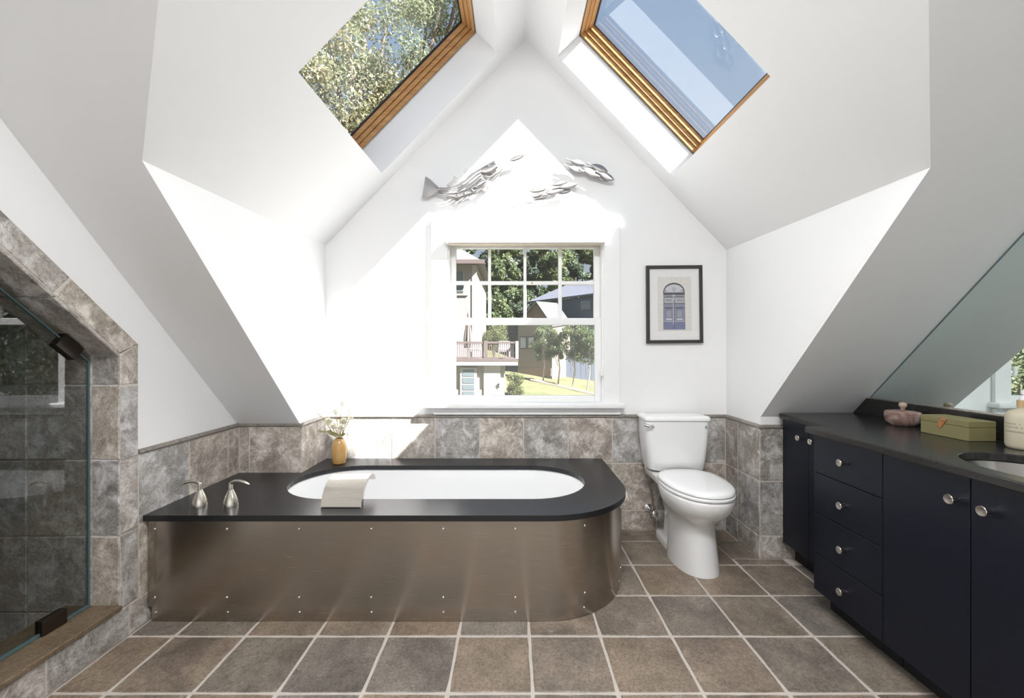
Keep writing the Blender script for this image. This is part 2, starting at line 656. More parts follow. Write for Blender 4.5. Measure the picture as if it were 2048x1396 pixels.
def skylight(name, hl, n, label, skew):
    """pine skylight frame at the top of its shaft: hl = shaft corners at the ceiling (low-near, high-near, high-far, low-far)"""
    o = hl[0]
    es = (hl[1] - hl[0])
    S = es.length
    es.normalize()
    et = (hl[3] - hl[0])
    T = et.length
    et.normalize()
    m = Matrix((es, et, n)).transposed().to_4x4()
    m.translation = o
    t = thing(name, label, 'skylight', tuple(o), kind='structure')
    steps = [(0.010, 0.200, 0.228), (0.017, 0.231, 0.258), (0.026, 0.261, 0.292)]
    for k, (w, d0, d1) in enumerate(steps):
        nm = ('shaft_lining', 'frame', 'sash')[k]
        for side in range(4):
            b = MB()
            if side == 0:
                b.box(0, S, 0, w, d0, d1, m)
            elif side == 1:
                b.box(0, S, T - w, T, d0, d1, m)
            elif side == 2:
                b.box(0, w, w, T - w, d0, d1, m)
            else:
                b.box(S - w, S, w, T - w, d0, d1, m)
            b.build(nm + '_rail', WOODX if side < 2 else WOODY, t, bevel=0.0015, bseg=1)
    g = MB()
    for (a, b_, c, d_) in ((0.0, S, 0.0, 0.033), (0, S, T - 0.033, T), (0, 0.033, 0, T), (S - 0.033, S, 0, T)):
        g.box(a, b_, c, d_, 0.2925, 0.302, m)
    g.build('gasket', GASKET, t)
    # outer curb keeps the daylight to the glass only
    c = MB()
    c.box(-0.05, 0, -0.05, T + 0.05, 0.19, 0.31, m).box(S, S + 0.05, -0.05, T + 0.05, 0.19, 0.31, m)
    c.box(-0.05, S + 0.05, -0.05, 0, 0.19, 0.31, m).box(-0.05, S + 0.05, T, T + 0.05, 0.19, 0.31, m)
    c.build('outer_curb', GASKET, t)
    MB().add([m @ Vector(p) for p in ((0.02, 0.02, 0.298), (S - 0.02, 0.02, 0.298), (S - 0.02, T - 0.02, 0.298), (0.02, T - 0.02, 0.298))], [(0, 1, 2, 3)]).build('pane', SKYGLASS, t)
    return t


skylight('window_2', holeL, NL, 'pine-framed skylight looking out on leafy branches', 0)
skylight('window_3', holeR, NR, 'pine-framed skylight looking out on clear blue sky', 0)

# side walls of the room
SO = [(1.805, 0.150), (1.805, 1.222), (1.20, 1.222 + 0.605 * 0.845), (1.20, 0.150)]     # shower opening (y, z); unseen near side narrowed to block the rear fill
wl_hole = [(WL, y, z) for y, z in SO]
wall_left = MB().prism([(WL, YB, 0), (WL, KL + 0.05, 0), (WL, KL + 0.05, roof(KL + 0.05)), (WL, 0, roof(0)), (WL, YB, roof(0))], (-0.22, 0, 0), [wl_hole]).build('wall_left', WHITE)
struct(wall_left, 'white side wall with the tiled shower opening', 'wall')
wall_right = MB().prism([(WR, YB, 0), (WR, KR + 0.05, 0), (WR, KR + 0.05, roof(KR + 0.05)), (WR, 0, roof(0)), (WR, YB, roof(0))], (0.08, 0, 0)).build('wall_right', WHITE)
struct(wall_right, 'white side wall behind the vanity mirror', 'wall')
wall_rear = MB().box(WL - 1.2, WR + 0.1, YB - 0.08, YB, 0, roof(0) + 0.05).build('wall_front', WHITE)
struct(wall_rear, 'white wall at the near end of the bathroom', 'wall')

floor = MB().box(WL - 1.2, WR + 0.1, YB, D + 0.1, -0.10, -0.0035).build('floor', GROUT)
struct(floor, 'brown limestone tile floor with pale grout', 'floor')

# shower stall shell
sh = MB()
sh.box(WL - 1.25, WL - 0.215, 1.807, 1.90, 0, 2.6)
sh.box(WL - 1.25, WL - 1.17, 0.2, 1.9, 0, 2.6)
sh.box(WL - 1.25, WL - 0.215, 0.2, 0.28, 0, 2.6)
sh.box(WL - 1.25, WL - 0.215, 0.2, 1.9, 2.2, 2.3)
shower = sh.build('wall_shower', GROUT)
struct(shower, 'dark stone-tiled shower stall behind the glass door', 'wall')

# ------------------------------------------------------------------ stone tiles
TILE_CACHE = {}


def tile_mesh(poly, thick, mat, variant, jit=0.0012, chamf=0.003):
    """irregular-edged tile: polygon in local XY, face at z = 0, body down to -thick"""
    key = (tuple((round(a, 4), round(b, 4)) for a, b in poly), round(thick, 4), mat.name, variant)
    if key in TILE_CACHE:
        return TILE_CACHE[key]
    r = random.Random(hash(key[0]) % 9973 + variant)
    pts = []
    n = len(poly)
    cx = sum(p[0] for p in poly) / n
    cy = sum(p[1] for p in poly) / n
    for i in range(n):
        a, b = Vector(poly[i]), Vector(poly[(i + 1) % n])
        L = (b - a).length
        k = max(1, min(5, int(L / 0.05)))
        for j in range(k):
            p = a.lerp(b, j / k)
            nrm = Vector((p.x - cx, p.y - cy))
            if nrm.length > 1e-6:
                nrm.normalize()
            s = r.uniform(-jit, jit * 0.3) - (jit * 1.2 if j == 0 else 0)
            pts.append((p.x + nrm.x * s, p.y + nrm.y * s))
    m = len(pts)
    vs, fs = [], []
    for x, y in pts:
        d = Vector((x - cx, y - cy))
        f = 1 - chamf / max(d.length, 0.02)
        vs.append((cx + d.x * f, cy + d.y * f, 0))
    for x, y in pts:
        vs.append((x, y, -chamf * 0.8))
    for x, y in pts:
        vs.append((x, y, -thick))
    fs.append(tuple(range(m)))
    for i in range(m):
        j = (i + 1) % m
        fs.append((i, m + i, m + j, j))
        fs.append((m + i, 2 * m + i, 2 * m + j, m + j))
    me = bpy.data.meshes.new('tile')
    me.from_pydata(vs, [], fs)
    me.materials.append(mat)
    me.update()
    TILE_CACHE[key] = me
    return me


def inset_poly(poly, g):
    """shrink a convex polygon (counter-clockwise) by g"""
    n = len(poly)
    area = sum(poly[i][0] * poly[(i + 1) % n][1] - poly[(i + 1) % n][0] * poly[i][1] for i in range(n))
    if area < 0:
        poly = poly[::-1]
    lines = []
    for i in range(n):
        a, b = Vector(poly[i]), Vector(poly[(i + 1) % n])
        d = (b - a).normalized()
        nn = Vector((-d.y, d.x))
        lines.append((a + nn * g, d))
    out = []
    for i in range(n):
        p1, d1 = lines[i - 1]
        p2, d2 = lines[i]
        den = d1.x * d2.y - d1.y * d2.x
        if abs(den) < 1e-6:
            out.append((p2.x, p2.y))
            continue
        t = ((p2.x - p1.x) * d2.y - (p2.y - p1.y) * d2.x) / den
        out.append((p1.x + d1.x * t, p1.y + d1.y * t))
    return out


def place_tile(parent, poly, origin, eu, ev, en, mat, thick=0.012, gap=0.003, variant=0, jit=0.0012, name='tile'):
    """poly in (u, v) on the plane origin + u*eu + v*ev, face raised along en"""
    poly = inset_poly(list(poly), gap)
    cx = sum(p[0] for p in poly) / len(poly)
    cy = sum(p[1] for p in poly) / len(poly)
    loc = [(a - cx, b - cy) for a, b in poly]
    eu, ev, en = Vector(eu), Vector(ev), Vector(en)
    if eu.cross(ev).dot(en) < 0:            # keep the local frame right-handed
        eu = -eu
        loc = [(-a, b) for a, b in loc][::-1]
        u_sign = -1
    else:
        u_sign = 1
    me = tile_mesh(loc, thick, mat, variant, jit)
    o = bpy.data.objects.new(name, me)
    col.objects.link(o)
    m = Matrix((eu, ev, en)).transposed().to_4x4()
    m.translation = Vector(origin) + eu * (cx * u_sign) + ev * cy
    o.parent = parent
    o.matrix_basis = Matrix.Translation(-ORG[parent.name]) @ m
    ORG[o.name] = m.translation.copy()
    return o


def grid_tiles(parent, us, vs, origin, eu, ev, en, mat, **kw):
    k = 0
    for i in range(len(us) - 1):
        for j in range(len(vs) - 1):
            k += 1
            place_tile(parent, [(us[i], vs[j]), (us[i + 1], vs[j]), (us[i + 1], vs[j + 1]), (us[i], vs[j + 1])], origin, eu, ev, en, mat, variant=k % 5, **kw)


X, Y, Z = Vector((1, 0, 0)), Vector((0, 1, 0)), Vector((0, 0, 1))
TT = 0.012

# floor tiles
fx = [-1.668] + [0.687 - 0.308 * k for k in range(7, -1, -1)] + [0.995, 1.303, 1.611, 1.919, 2.03]
fy = [2.76 - 0.306 * k for k in range(9, -1, -1)] + [2.931]
for i in range(len(fx) - 1):
    for j in range(len(fy) - 1):
        x0, x1, y0, y1 = fx[i], fx[i + 1], fy[j], fy[j + 1]
        if x1 < 0.45 and y0 > 2.30:
            continue                                   # under the tub, never seen
        if x0 > 1.50 and y1 > 2.60:
            continue
        if x0 >= 1.60 and y0 < 2.2 and x0 > 1.9:
            continue
        if y1 > KR - TT and x1 > XR - TT:
            if y0 < KR - TT:
                if x0 < XR - TT:
                    place_tile(floor, [(x0, KR - TT), (XR - TT, KR - TT), (XR - TT, y1), (x0, y1)], (0, 0, 0), X, Y, Z, STONE_F, thick=0.02, gap=0.001, variant=1, jit=0.001)
                y1 = KR - TT
            elif x0 < XR - TT:
                x1 = XR - TT
            else:
                continue
        place_tile(floor, [(x0, y0), (x1, y0), (x1, y1), (x0, y1)], (0, 0, random.uniform(-0.0012, 0.0)), X, Y, Z, STONE_F, thick=0.02, gap=0.005, variant=(i * 3 + j) % 6, jit=0.0026)

ZR = [0.0, 0.135, 0.46, 0.775]           # wainscot rows
DECK = 0.4935
# back wall (behind the toilet full height, above the tub deck the top row only)
bx_ = [XL + TT, -1.149, -0.841, -0.537, -0.232, 0.073, 0.381, 0.686, 0.991, 1.296, XR - TT]
for i in range(len(bx_) - 1):
    rows = ZR if bx_[i + 1] > 0.6 else [0.46, 0.775]
    for j in range(len(rows) - 1):
        place_tile(wall_back, [(bx_[i], rows[j]), (bx_[i + 1], rows[j]), (bx_[i + 1], rows[j + 1]), (bx_[i], rows[j + 1])], (0, D - TT, 0), X, Z, -Y, STONE_W, thick=TT * 1.6, variant=(i + j) % 5)
grid_tiles(wall_cl, [KL - TT, 2.786, D - TT], [0.46, 0.775], (XL + TT, 0, 0), Y, Z, X, STONE_W, thick=TT * 1.6)
grid_tiles(wall_cr, [KR - TT, 2.773, D - TT], ZR, (XR - TT, 0, 0), Y, Z, -X, STONE_W, thick=TT * 1.6)
grid_tiles(wall_kl, [WL + TT, -1.606, XL + TT], [0.46, 0.775], (0, KL - TT, 0), X, Z, -Y, STONE_W, thick=TT * 1.6)
grid_tiles(wall_kr, [XR - TT, 1.70], ZR, (0, KR - TT, 0), X, Z, -Y, STONE_W, thick=TT * 1.6)
grid_tiles(wall_left, [1.894, 2.193, 2.49, KL - TT], ZR, (WL + TT, 0, 0), Y, Z, X, STONE_W, thick=TT * 1.6)
# stone frame around the shower opening: upright, then the slanted courses
grid_tiles(wall_left, [1.805, 1.894], [0.135, 0.452, 0.767, 1.087], (WL + TT, 0, 0), Y, Z, X, STONE_W, thick=TT * 1.6)
place_tile(wall_left, [(1.805, 1.087), (1.894, 1.087), (1.894, 1.268), (1.805, 1.222)], (WL + TT, 0, 0), Y, Z, X, STONE_W, thick=TT * 1.6)
place_tile(wall_left, [(1.52, 0.0), (1.85, 0.0), (1.85, 0.135), (1.52, 0.135)], (WL + TT, 0, 0), Y, Z, X, STONE_W, thick=TT * 1.6)
place_tile(wall_left, [(1.85, 0.0), (2.193, 0.0), (2.193, 0.135), (1.85, 0.135)], (WL + TT + 0.0005, 0, 0), Y, Z, X, STONE_W, thick=TT * 1.6)
for k in range(4):
    y1 = 1.52 - 0.32 * k
    place_tile(wall_left, [(y1 - 0.32, 0.0), (y1, 0.0), (y1, 0.135), (y1 - 0.32, 0.135)], (WL + TT, 0, 0), Y, Z, X, STONE_W, thick=TT * 1.6, variant=k)
sd = Vector((0, -1, 0.845)).normalized()
sn = Vector((0, 0.845, 1)).normalized()
so = Vector((WL + TT, 1.805, 1.222))
ends = [0.0, 0.34, 0.79]
for k in range(2):
    a, b = ends[k], ends[k + 1]
    top_a = a - 0.045 if k == 0 else a
    place_tile(wall_left, [(a, 0), (b, 0), (b, 0.092), (top_a, 0.092)], so, sd, sn, X, STONE_W, thick=TT * 1.6, variant=k)
# soffit under the slant and the jamb
for k in range(2):
    place_tile(wall_left, [(ends[k], 0), (ends[k + 1], 0), (ends[k + 1], 0.235), (ends[k], 0.235)], so + Vector((0, 0, -TT)), sd, -X, -sn, STONE_W, thick=TT * 1.3, variant=k)
for j, (z0, z1) in enumerate(zip([0.150, 0.449, 0.772, 1.09], [0.449, 0.772, 1.09, 1.215])):
    place_tile(shower, [(WL + TT, z0), (WL - 0.106, z0), (WL - 0.106, z1), (WL + TT, z1)], (0, 1.805 - TT * 0.4, 0), X, Z, -Y, STONE_W, thick=TT, variant=j, gap=0.0025)
for i, (x0, x1) in enumerate(zip([-1.786, -2.06, -2.365, -2.67], [-2.06, -2.365, -2.67, -2.84])):
    for j, (z0, z1) in enumerate(zip([0.0, 0.127, 0.449, 0.772, 1.09, 1.41, 1.73], [0.127, 0.449, 0.772, 1.09, 1.41, 1.73, 2.05])):
        place_tile(shower, [(x1, z0), (x0, z0), (x0, z1), (x1, z1)], (0, 1.805 - TT * 0.4, 0), X, Z, -Y, STONE_W, thick=TT, variant=(i + j) % 5)
for i in range(4):
    for j in range(6):
        y0, z0 = 0.3 + i * 0.37, 0.127 + j * 0.32
        place_tile(shower, [(y0, z0), (y0 + 0.37, z0), (y0 + 0.37, z0 + 0.32), (y0, z0 + 0.32)], (WL - 1.165, 0, 0), Y, Z, X, STONE_W, thick=TT, variant=(i + j) % 5)

# mortar bed that shows as the joints between the wall tiles
GB = 0.0095
for par, bx in ((wall_back, (XL, XR, D - GB, D, 0, 0.775)), (wall_cl, (XL, XL + GB, KL, D, 0.46, 0.775)), (wall_cr, (XR - GB, XR, KR, D, 0, 0.775)),
                (wall_kl, (WL, XL + GB, KL - GB, KL, 0.46, 0.775)), (wall_kr, (XR - GB, 1.72, KR - GB, KR, 0, 0.775)), (wall_left, (WL, WL + GB, 1.81, KL, 0, 0.775))):
    MB().box(*bx).build('mortar_bed', GROUT, par)
MB().prism([(WL, 1.21, 0), (WL, 1.81, 0), (WL, 1.81, 0.135), (WL, 1.21, 0.135)], (GB, 0, 0)).build('mortar_bed', GROUT, wall_left)
MB().prism([(WL, 1.806, 0.135), (WL, 1.893, 0.135), (WL, 1.893, 1.266), (WL, 1.806, 1.222)], (GB, 0, 0)).build('mortar_bed', GROUT, wall_left)
MB().prism([so - X * TT + sd * 0.02, so - X * TT + sd * 0.79, so - X * TT + sd * 0.79 + sn * 0.09, so - X * TT - sd * 0.043 + sn * 0.09], (GB, 0, 0)).build('mortar_bed', GROUT, wall_left)

# wainscot cap
trim1 = thing('trim_1', 'thin stone cap moulding along the wainscot', 'trim', (0, D, 0.78), kind='structure')


def cap_run(a, b, n):
    """cap bar from a to b, proud along n"""
    a, b, n = Vector(a), Vector(b), Vector(n)
    prof = [(-0.004, 0), (0.016, 0.0), (0.021, 0.006), (0.019, 0.013), (0.010, 0.019), (-0.004, 0.020)]
    r0 = [a + n * p + Z * (0.7745 + q) for p, q in prof]
    r1 = [b + n * p + Z * (0.7745 + q) for p, q in prof]
    MB().loft([r0, r1]).build('cap_strip', CAPST, trim1, smooth=True)


cap_run((XL, D, 0), (XR, D, 0), (0, -1, 0))
cap_run((XL, KL - 0.02, 0), (XL, D, 0), (1, 0, 0))
cap_run((WL, KL, 0), (XL + 0.02, KL, 0), (0, -1, 0))
cap_run((WL, 1.896, 0), (WL, KL, 0), (1, 0, 0))
cap_run((XR, KR - 0.02, 0), (XR, D, 0), (-1, 0, 0))
cap_run((XR - 0.02, KR, 0), (1.72, KR, 0), (0, -1, 0))

# shower sill slab and door
MB().box(WL - 0.22, WL + 0.022, 1.19, 1.806, 0.136, 0.156).build('trim_2', STONE_S, bevel=0.004)
struct(bpy.data.objects['trim_2'], 'olive brown stone sill at the foot of the shower door', 'sill')
GX = -1.786
sdoor = thing('shower_door', 'frameless clear glass shower door with dark pivot hinges', 'shower door', (GX, 1.3, 0.165))
gl_poly = [(1.785, 0.170), (1.785, 1.190), (1.21, 1.190 + 0.575 * 0.845), (1.21, 0.170)]
MB().add([(GX, y, z) for y, z in gl_poly], [(0, 1, 2, 3)]).build('glass_pane', SHGLASS, sdoor)
ed = MB()
for i in range(2):
    (y0, z0), (y1, z1) = gl_poly[i], gl_poly[i + 1]
    d = Vector((0, y1 - y0, z1 - z0)).normalized()
    nn = Vector((0, d.z, -d.y)) * 0.004
    a, b = Vector((GX, y0, z0)), Vector((GX, y1, z1))
    hx = Vector((0.005, 0, 0))
    ed.loft([[a + hx, a - hx, a - hx + nn, a + hx + nn], [b + hx, b - hx, b - hx + nn, b + hx + nn]])
ed.box(GX - 0.005, GX + 0.005, 1.21, 1.785, 0.158, 0.170)
ed.build('polished_edge', GLEDGE, sdoor)
hm = Matrix.Translation(so + Vector((GX - WL - TT, 0, 0))) @ Matrix((sd, X, sn)).transposed().to_4x4()
MB().box(0.05, 0.145, -0.016, 0.016, -0.075, -0.014, hm).build('hinge', BRONZE, sdoor, bevel=0.003)
MB().box(GX - 0.016, GX + 0.016, 1.60, 1.69, 0.157, 0.215).build('hinge', BRONZE, sdoor, bevel=0.003)

# ------------------------------------------------------------------ gable window (window_1)
win = thing('window_1', 'white double-hung window with eight panes over one', 'window', (0.08, D, WIN['z0']), kind='structure')
pr = 0.026
cxl, cxr = wx(862, D - pr), wx(1240, D - pr)
cin_l, cin_r = wx(895, D - pr), wx(1208, D - pr)
ctop, cbot = wz(438, D - pr), wz(811, D - pr)
chead = wz(486, D - pr)
MB().box(cxl, cin_l, D - pr, D, cbot, ctop).build('casing', TRIM, win, bevel=0.003)
MB().box(cin_r, cxr, D - pr, D, cbot, ctop).build('casing', TRIM, win, bevel=0.003)
MB().box(cin_l, cin_r, D - pr, D, chead, ctop).build('casing', TRIM, win, bevel=0.003)
# shade cassette above the glass
sc = MB().box(wx(889, D - 0.085), wx(1211, D - 0.085), D - 0.085, D - pr, wz(485, D - 0.085), wz(472, D - 0.085)).build('shade_cassette', TRIM, win, bevel=0.006)
MB().box(wx(897, D - 0.07), wx(1204, D - 0.07), D - 0.072, D - pr - 0.002, wz(487, D - 0.07) - 0.004, wz(485, D - 0.07)).build('shade_roll', BEIGE, sc, bevel=0.002)
# jamb liner
j = MB()
j.box(WIN['x0'] - 0.012, WIN['x0'] + 0.006, D - 0.001, D + 0.14, WIN['z0'], WIN['z1'])
j.build('jamb', TRIM, win, bevel=0.002)
MB().box(WIN['x1'] - 0.006, WIN['x1'] + 0.012, D - 0.001, D + 0.14, WIN['z0'], WIN['z1']).build('jamb', TRIM, win, bevel=0.002)
MB().box(WIN['x0'], WIN['x1'], D - 0.001, D + 0.14, WIN['z1'] - 0.006, WIN['z1'] + 0.01).build('head_jamb', BEIGE, win, bevel=0.002)
# lower sash
YL = D + 0.030
ls = thing('lower_sash', None, None, (0, 0, 0))
ls.parent = win
ls.location = -ORG[win.name]
ORG[ls.name] = Vector((0, 0, 0))
xo0, xo1 = WIN['x0'] + 0.006, WIN['x1'] - 0.006
g0, g1, gz0, gz1 = wx(911, YL), wx(1190, YL), wz(791, YL), wz(650, YL)
zt = wz(636, YL)
for bx in ((xo0, g0, WIN['z0'], zt), (g1, xo1, WIN['z0'], zt)):
    MB().box(bx[0], bx[1], YL, YL + 0.034, bx[2], bx[3]).build('stile', TRIM, ls, bevel=0.004)
for bx in ((g0, g1, WIN['z0'], gz0), (g0, g1, gz1, zt)):
    MB().box(bx[0], bx[1], YL, YL + 0.034, bx[2], bx[3]).build('rail', TRIM, ls, bevel=0.004)
MB().add([(g0 - .01, YL + .016, gz0 - .01), (g1 + .01, YL + .016, gz0 - .01), (g1 + .01, YL + .016, gz1 + .01), (g0 - .01, YL + .016, gz1 + .01)], [(0, 1, 2, 3)]).build('pane', GLASS, ls)
# upper sash
YU = D + 0.072
us = thing('upper_sash', None, None, (0, 0, 0))
us.parent = win
us.location = -ORG[win.name]
ORG[us.name] = Vector((0, 0, 0))
cols = [(912, 976), (982, 1047), (1053, 1117), (1124, 1188)]
rws = [(497, 562), (569, 636)]
u0, u1 = wx(912, YU), wx(1188, YU)
uz0, uz1 = wz(636, YU), wz(497, YU)
for bx in ((xo0, u0), (u1, xo1)):
    MB().box(bx[0], bx[1], YU, YU + 0.034, uz0 - 0.04, WIN['z1']).build('stile', TRIM, us, bevel=0.004)
MB().box(u0, u1, YU, YU + 0.034, uz1, WIN['z1']).build('rail', TRIM, us, bevel=0.004)
MB().box(u0, u1, YU, YU + 0.034, uz0 - 0.04, uz0).build('rail', TRIM, us, bevel=0.004)
for k in range(3):
    MB().box(wx(cols[k][1], YU), wx(cols[k + 1][0], YU), YU + 0.004, YU + 0.030, uz0, uz1).build('muntin', TRIM, us, bevel=0.003)
MB().box(u0, u1, YU + 0.003, YU + 0.031, wz(569, YU), wz(562, YU)).build('muntin', TRIM, us, bevel=0.003)
for c0, c1 in cols:
    for r0, r1 in rws:
        a, b, c, d = wx(c0, YU) - .004, wx(c1, YU) + .004, wz(r1, YU) - .004, wz(r0, YU) + .004
        MB().add([(a, YU + .017, c), (b, YU + .017, c), (b, YU + .017, d), (a, YU + .017, d)], [(0, 1, 2, 3)]).build('pane', GLASS, us)
MB().lathe([(0.006, 0), (0.006, -0.004), (0.003, -0.007)], (wx(1064, YU), YU + 0.003, wz(566, YU)), 'Y', 10).build('amber_bead', pbr('amber_bead', (0.55, 0.30, 0.06), 0.4, noise=0.1), us)
# stool, apron, latch
st = MB().box(wx(849, D - 0.075), wx(1251, D - 0.075), D - 0.075, D + 0.03, wz(818, D - 0.075), wz(807, D - 0.075)).build('window_sill', TRIM, win, bevel=0.010, bseg=3, smooth=True)
MB().box(wx(868, D - 0.02), wx(1241, D - 0.02), D - 0.03, D, 0.796, wz(818, D - 0.05)).build('apron', TRIM, win, bevel=0.004)
MB().box(wx(1201, D - 0.03), wx(1207, D - 0.03), D - 0.04, D - pr, wz(752, D - 0.03), wz(733, D - 0.03)).build('latch', TRIM, win, bevel=0.003)

# ------------------------------------------------------------------ bathtub: steel apron, stone deck, basin
AX1, AY0, AR = 0.590, 1.936, 0.430           # apron right side, front, corner radius


def tub_path(x1, y0, r, x0, y1, n=24):
    """front edge from the left wall, round the corner, to the back wall"""
    pts = [(x0, y0)]
    for k in range(1, 9):
        pts.append((x0 + (x1 - r - x0) * k / 9, y0))
    for k in range(n + 1):
        a = -PI / 2 + (PI / 2) * k / n
        pts.append((x1 - r + r * math.cos(a), y0 + r + r * math.sin(a)))
    pts.append((x1, y1))
    return pts


def sheet(path, z0, z1, t, name, mat, parent):
    """thick vertical sheet following path; t = thickness inward"""
    inn = []
    for i, p in enumerate(path):
        a = Vector(path[max(i - 1, 0)])
        b = Vector(path[min(i + 1, len(path) - 1)])
        d = (b - a).normalized()
        inn.append((p[0] - d.y * t, p[1] + d.x * t))
    rings = []
    for (x, y), (xi, yi) in zip(path, inn):
        rings.append([(x, y, z0), (x, y, z1), (xi, yi, z1), (xi, yi, z0)])
    rings = [[Vector(p) for p in r] for r in rings]
    return MB().loft(rings).build(name, mat, parent, smooth=True, auto=0.5)


apron = thing('tub_apron', 'brushed stainless steel panel wrapping the tub front and rounded end', 'tub panel', (-0.5, AY0, 0))
pth = tub_path(AX1, AY0, AR, WL + 0.018, D - 0.016)
sheet(pth, 0.071, 0.4655, 0.004, 'panel', STEEL, apron)
pth2 = tub_path(AX1 - 0.006, AY0 + 0.006, AR - 0.002, WL + 0.030, D - 0.016)
sheet(pth2, 0.001, 0.069, 0.004, 'kick_plate', STEEL, apron)
# screws run along the panel at an even pitch
samples = []
acc = 0.0
fine = tub_path(AX1, AY0, AR, WL + 0.018, D - 0.016, 60)
for i in range(len(fine) - 1):
    samples.append((acc, fine[i], fine[i + 1]))
    acc += (Vector(fine[i + 1]) - Vector(fine[i])).length


def at_len(s):
    for k in range(len(samples) - 1, -1, -1):
        if samples[k][0] <= s:
            a, b = Vector(samples[k][1]), Vector(samples[k][2])
            d = (b - a).normalized()
            return a + d * (s - samples[k][0]), d
    return Vector(fine[0]), Vector((1, 0))


scr_me = MB().lathe([(0.0062, 0), (0.0062, 0.0012), (0.0045, 0.0032), (0.0015, 0.0040)], seg=12).build('screw', CHROME, apron, smooth=True, origin=(0, 0, 0))
first = True
for zz in (0.424, 0.112, 0.041):
    for k in range(9):
        p, d = at_len(0.030 + 0.3285 * k)
        if k > 8 or p.y > D - 0.1:
            continue
        o = scr_me if first else scr_me.copy()
        if not first:
            col.objects.link(o)
        first = False
        o.parent = apron
        nrm = Vector((d.y, -d.x, 0))
        inset = 0.006 if zz < 0.07 else 0.0
        q = nrm.to_track_quat('Z', 'Y')
        o.rotation_mode = 'QUATERNION'
        o.rotation_quaternion = q
        o.location = Vector((p.x, p.y, zz)) - nrm * inset - ORG[apron.name]
        ORG[o.name] = Vector((p.x, p.y, zz))


def stadium(cx, cy, hl, r, n=20):
    """closed stadium, hl = half length to the tips, r = half width"""
    pts = []
    for k in range(n + 1):
        a = -PI / 2 + PI * k / n
        pts.append((cx + hl - r + r * math.cos(a), cy + r * math.sin(a)))
    for k in range(n + 1):
        a = PI / 2 + PI * k / n
        pts.append((cx - hl + r + r * math.cos(a), cy + r * math.sin(a)))
    return pts


TCX, TCY, THL, TR = -0.4245, 2.438, 0.8315, 0.31
outer = tub_path(0.612, 1.915, 0.452, WL + TT + 0.001, D - TT - 0.001, 30) + [(XL + TT + 0.001, D - TT - 0.001), (XL + TT + 0.001, KL - TT - 0.001), (WL + TT + 0.001, KL - TT - 0.001)]
hole_t = stadium(TCX, TCY, THL, TR)
deck = MB().prism([(x, y, 0.4665) for x, y in outer], (0, 0, DECK - 0.4665), [[(x, y, 0.4665) for x, y in hole_t]]).build('tub_deck', BLACK, bevel=0.0025, bseg=2)
tag(deck, 'honed black stone deck slab with an oval cutout around the tub', 'tub deck')

basin = thing('bathtub', 'white oval undermount bathtub basin set into black deck', 'bathtub', (TCX, TCY, 0.02))
rings = []
for g, z in ((0.040, 0.4655), (0.010, 0.4655), (0.004, 0.455), (-0.004, 0.40), (-0.022, 0.25), (-0.040, 0.12), (-0.070, 0.075), (-0.12, 0.06), (-0.20, 0.056)):
    rings.append([Vector((x, y, z)) for x, y in stadium(TCX, TCY, THL + g, TR + g)])
MB().loft(rings, cap0=False, cap1=True).build('basin', ACRYL, basin, smooth=True)
MB().lathe([(0.032, 0), (0.032, 0.006), (0.024, 0.009), (0.001, 0.009)], (TCX + 0.35, TCY, 0.057), 'Z', 20).build('drain', CHROME, basin, smooth=True)

# waterfall spout
sp = thing('waterfall_spout', 'arched brushed nickel waterfall spout at the tub rim', 'faucet', (-0.81, 2.03, DECK))
prof = [(2.008, DECK), (2.012, 0.515), (2.024, 0.545), (2.044, 0.572), (2.074, 0.595), (2.110, 0.609), (2.150, 0.613), (2.185, 0.605), (2.207, 0.590), (2.218, 0.570)]
rin = [(2.034, DECK), (2.036, 0.511), (2.043, 0.535), (2.059, 0.559), (2.084, 0.580), (2.114, 0.594), (2.148, 0.6005), (2.178, 0.595), (2.199, 0.583), (2.211, 0.568)]
rgs = []
for (y, z), (yi, zi) in zip(prof, rin):
    rgs.append([Vector((-0.909, y, z)), Vector((-0.717, y, z)), Vector((-0.717, yi, zi)), Vector((-0.909, yi, zi))])
MB().loft(rgs).build('curved_plate', STEEL2, sp, smooth=True, auto=0.6)
MB().box(-0.904, -0.722, 2.006, 2.038, DECK, DECK + 0.0035).build('base_gasket', GASKET, sp)


def tub_handle(x, direction, label):
    t = thing('lever_tap', label, 'faucet handle', (x, 2.006 + 0.03, DECK), group='lever handles on the tub deck')
    y = 2.036
    MB().lathe([(0.0335, 0), (0.0335, 0.004), (0.031, 0.02), (0.0265, 0.038), (0.020, 0.056), (0.0125, 0.073), (0.0105, 0.078)], (x, y, DECK), 'Z', 28).build('bell_base', STEEL2, t, smooth=True)
    MB().lathe([(0.0095, 0.077), (0.0095, 0.104), (0.0085, 0.110), (0.005, 0.113)], (x, y, DECK), 'Z', 16).build('neck', STEEL2, t, smooth=True)
    s = direction
    pts = [(x - s * 0.003, y, DECK + 0.103), (x + s * 0.006, y, DECK + 0.111), (x + s * 0.022, y, DECK + 0.117), (x + s * 0.045, y, DECK + 0.1175), (x + s * 0.066, y, DECK + 0.112), (x + s * 0.084, y, DECK + 0.103), (x + s * 0.089, y, DECK + 0.100)]
    MB().tube(pts, [0.0085, 0.009, 0.0085, 0.008, 0.007, 0.005, 0.002], 12).build('lever', STEEL2, t, smooth=True)


tub_handle(-1.500, -1, 'brushed nickel tub handle nearest the shower, lever toward the wall')
tub_handle(-1.352, 1, 'brushed nickel tub handle nearer the spout, lever pointing to the tub')

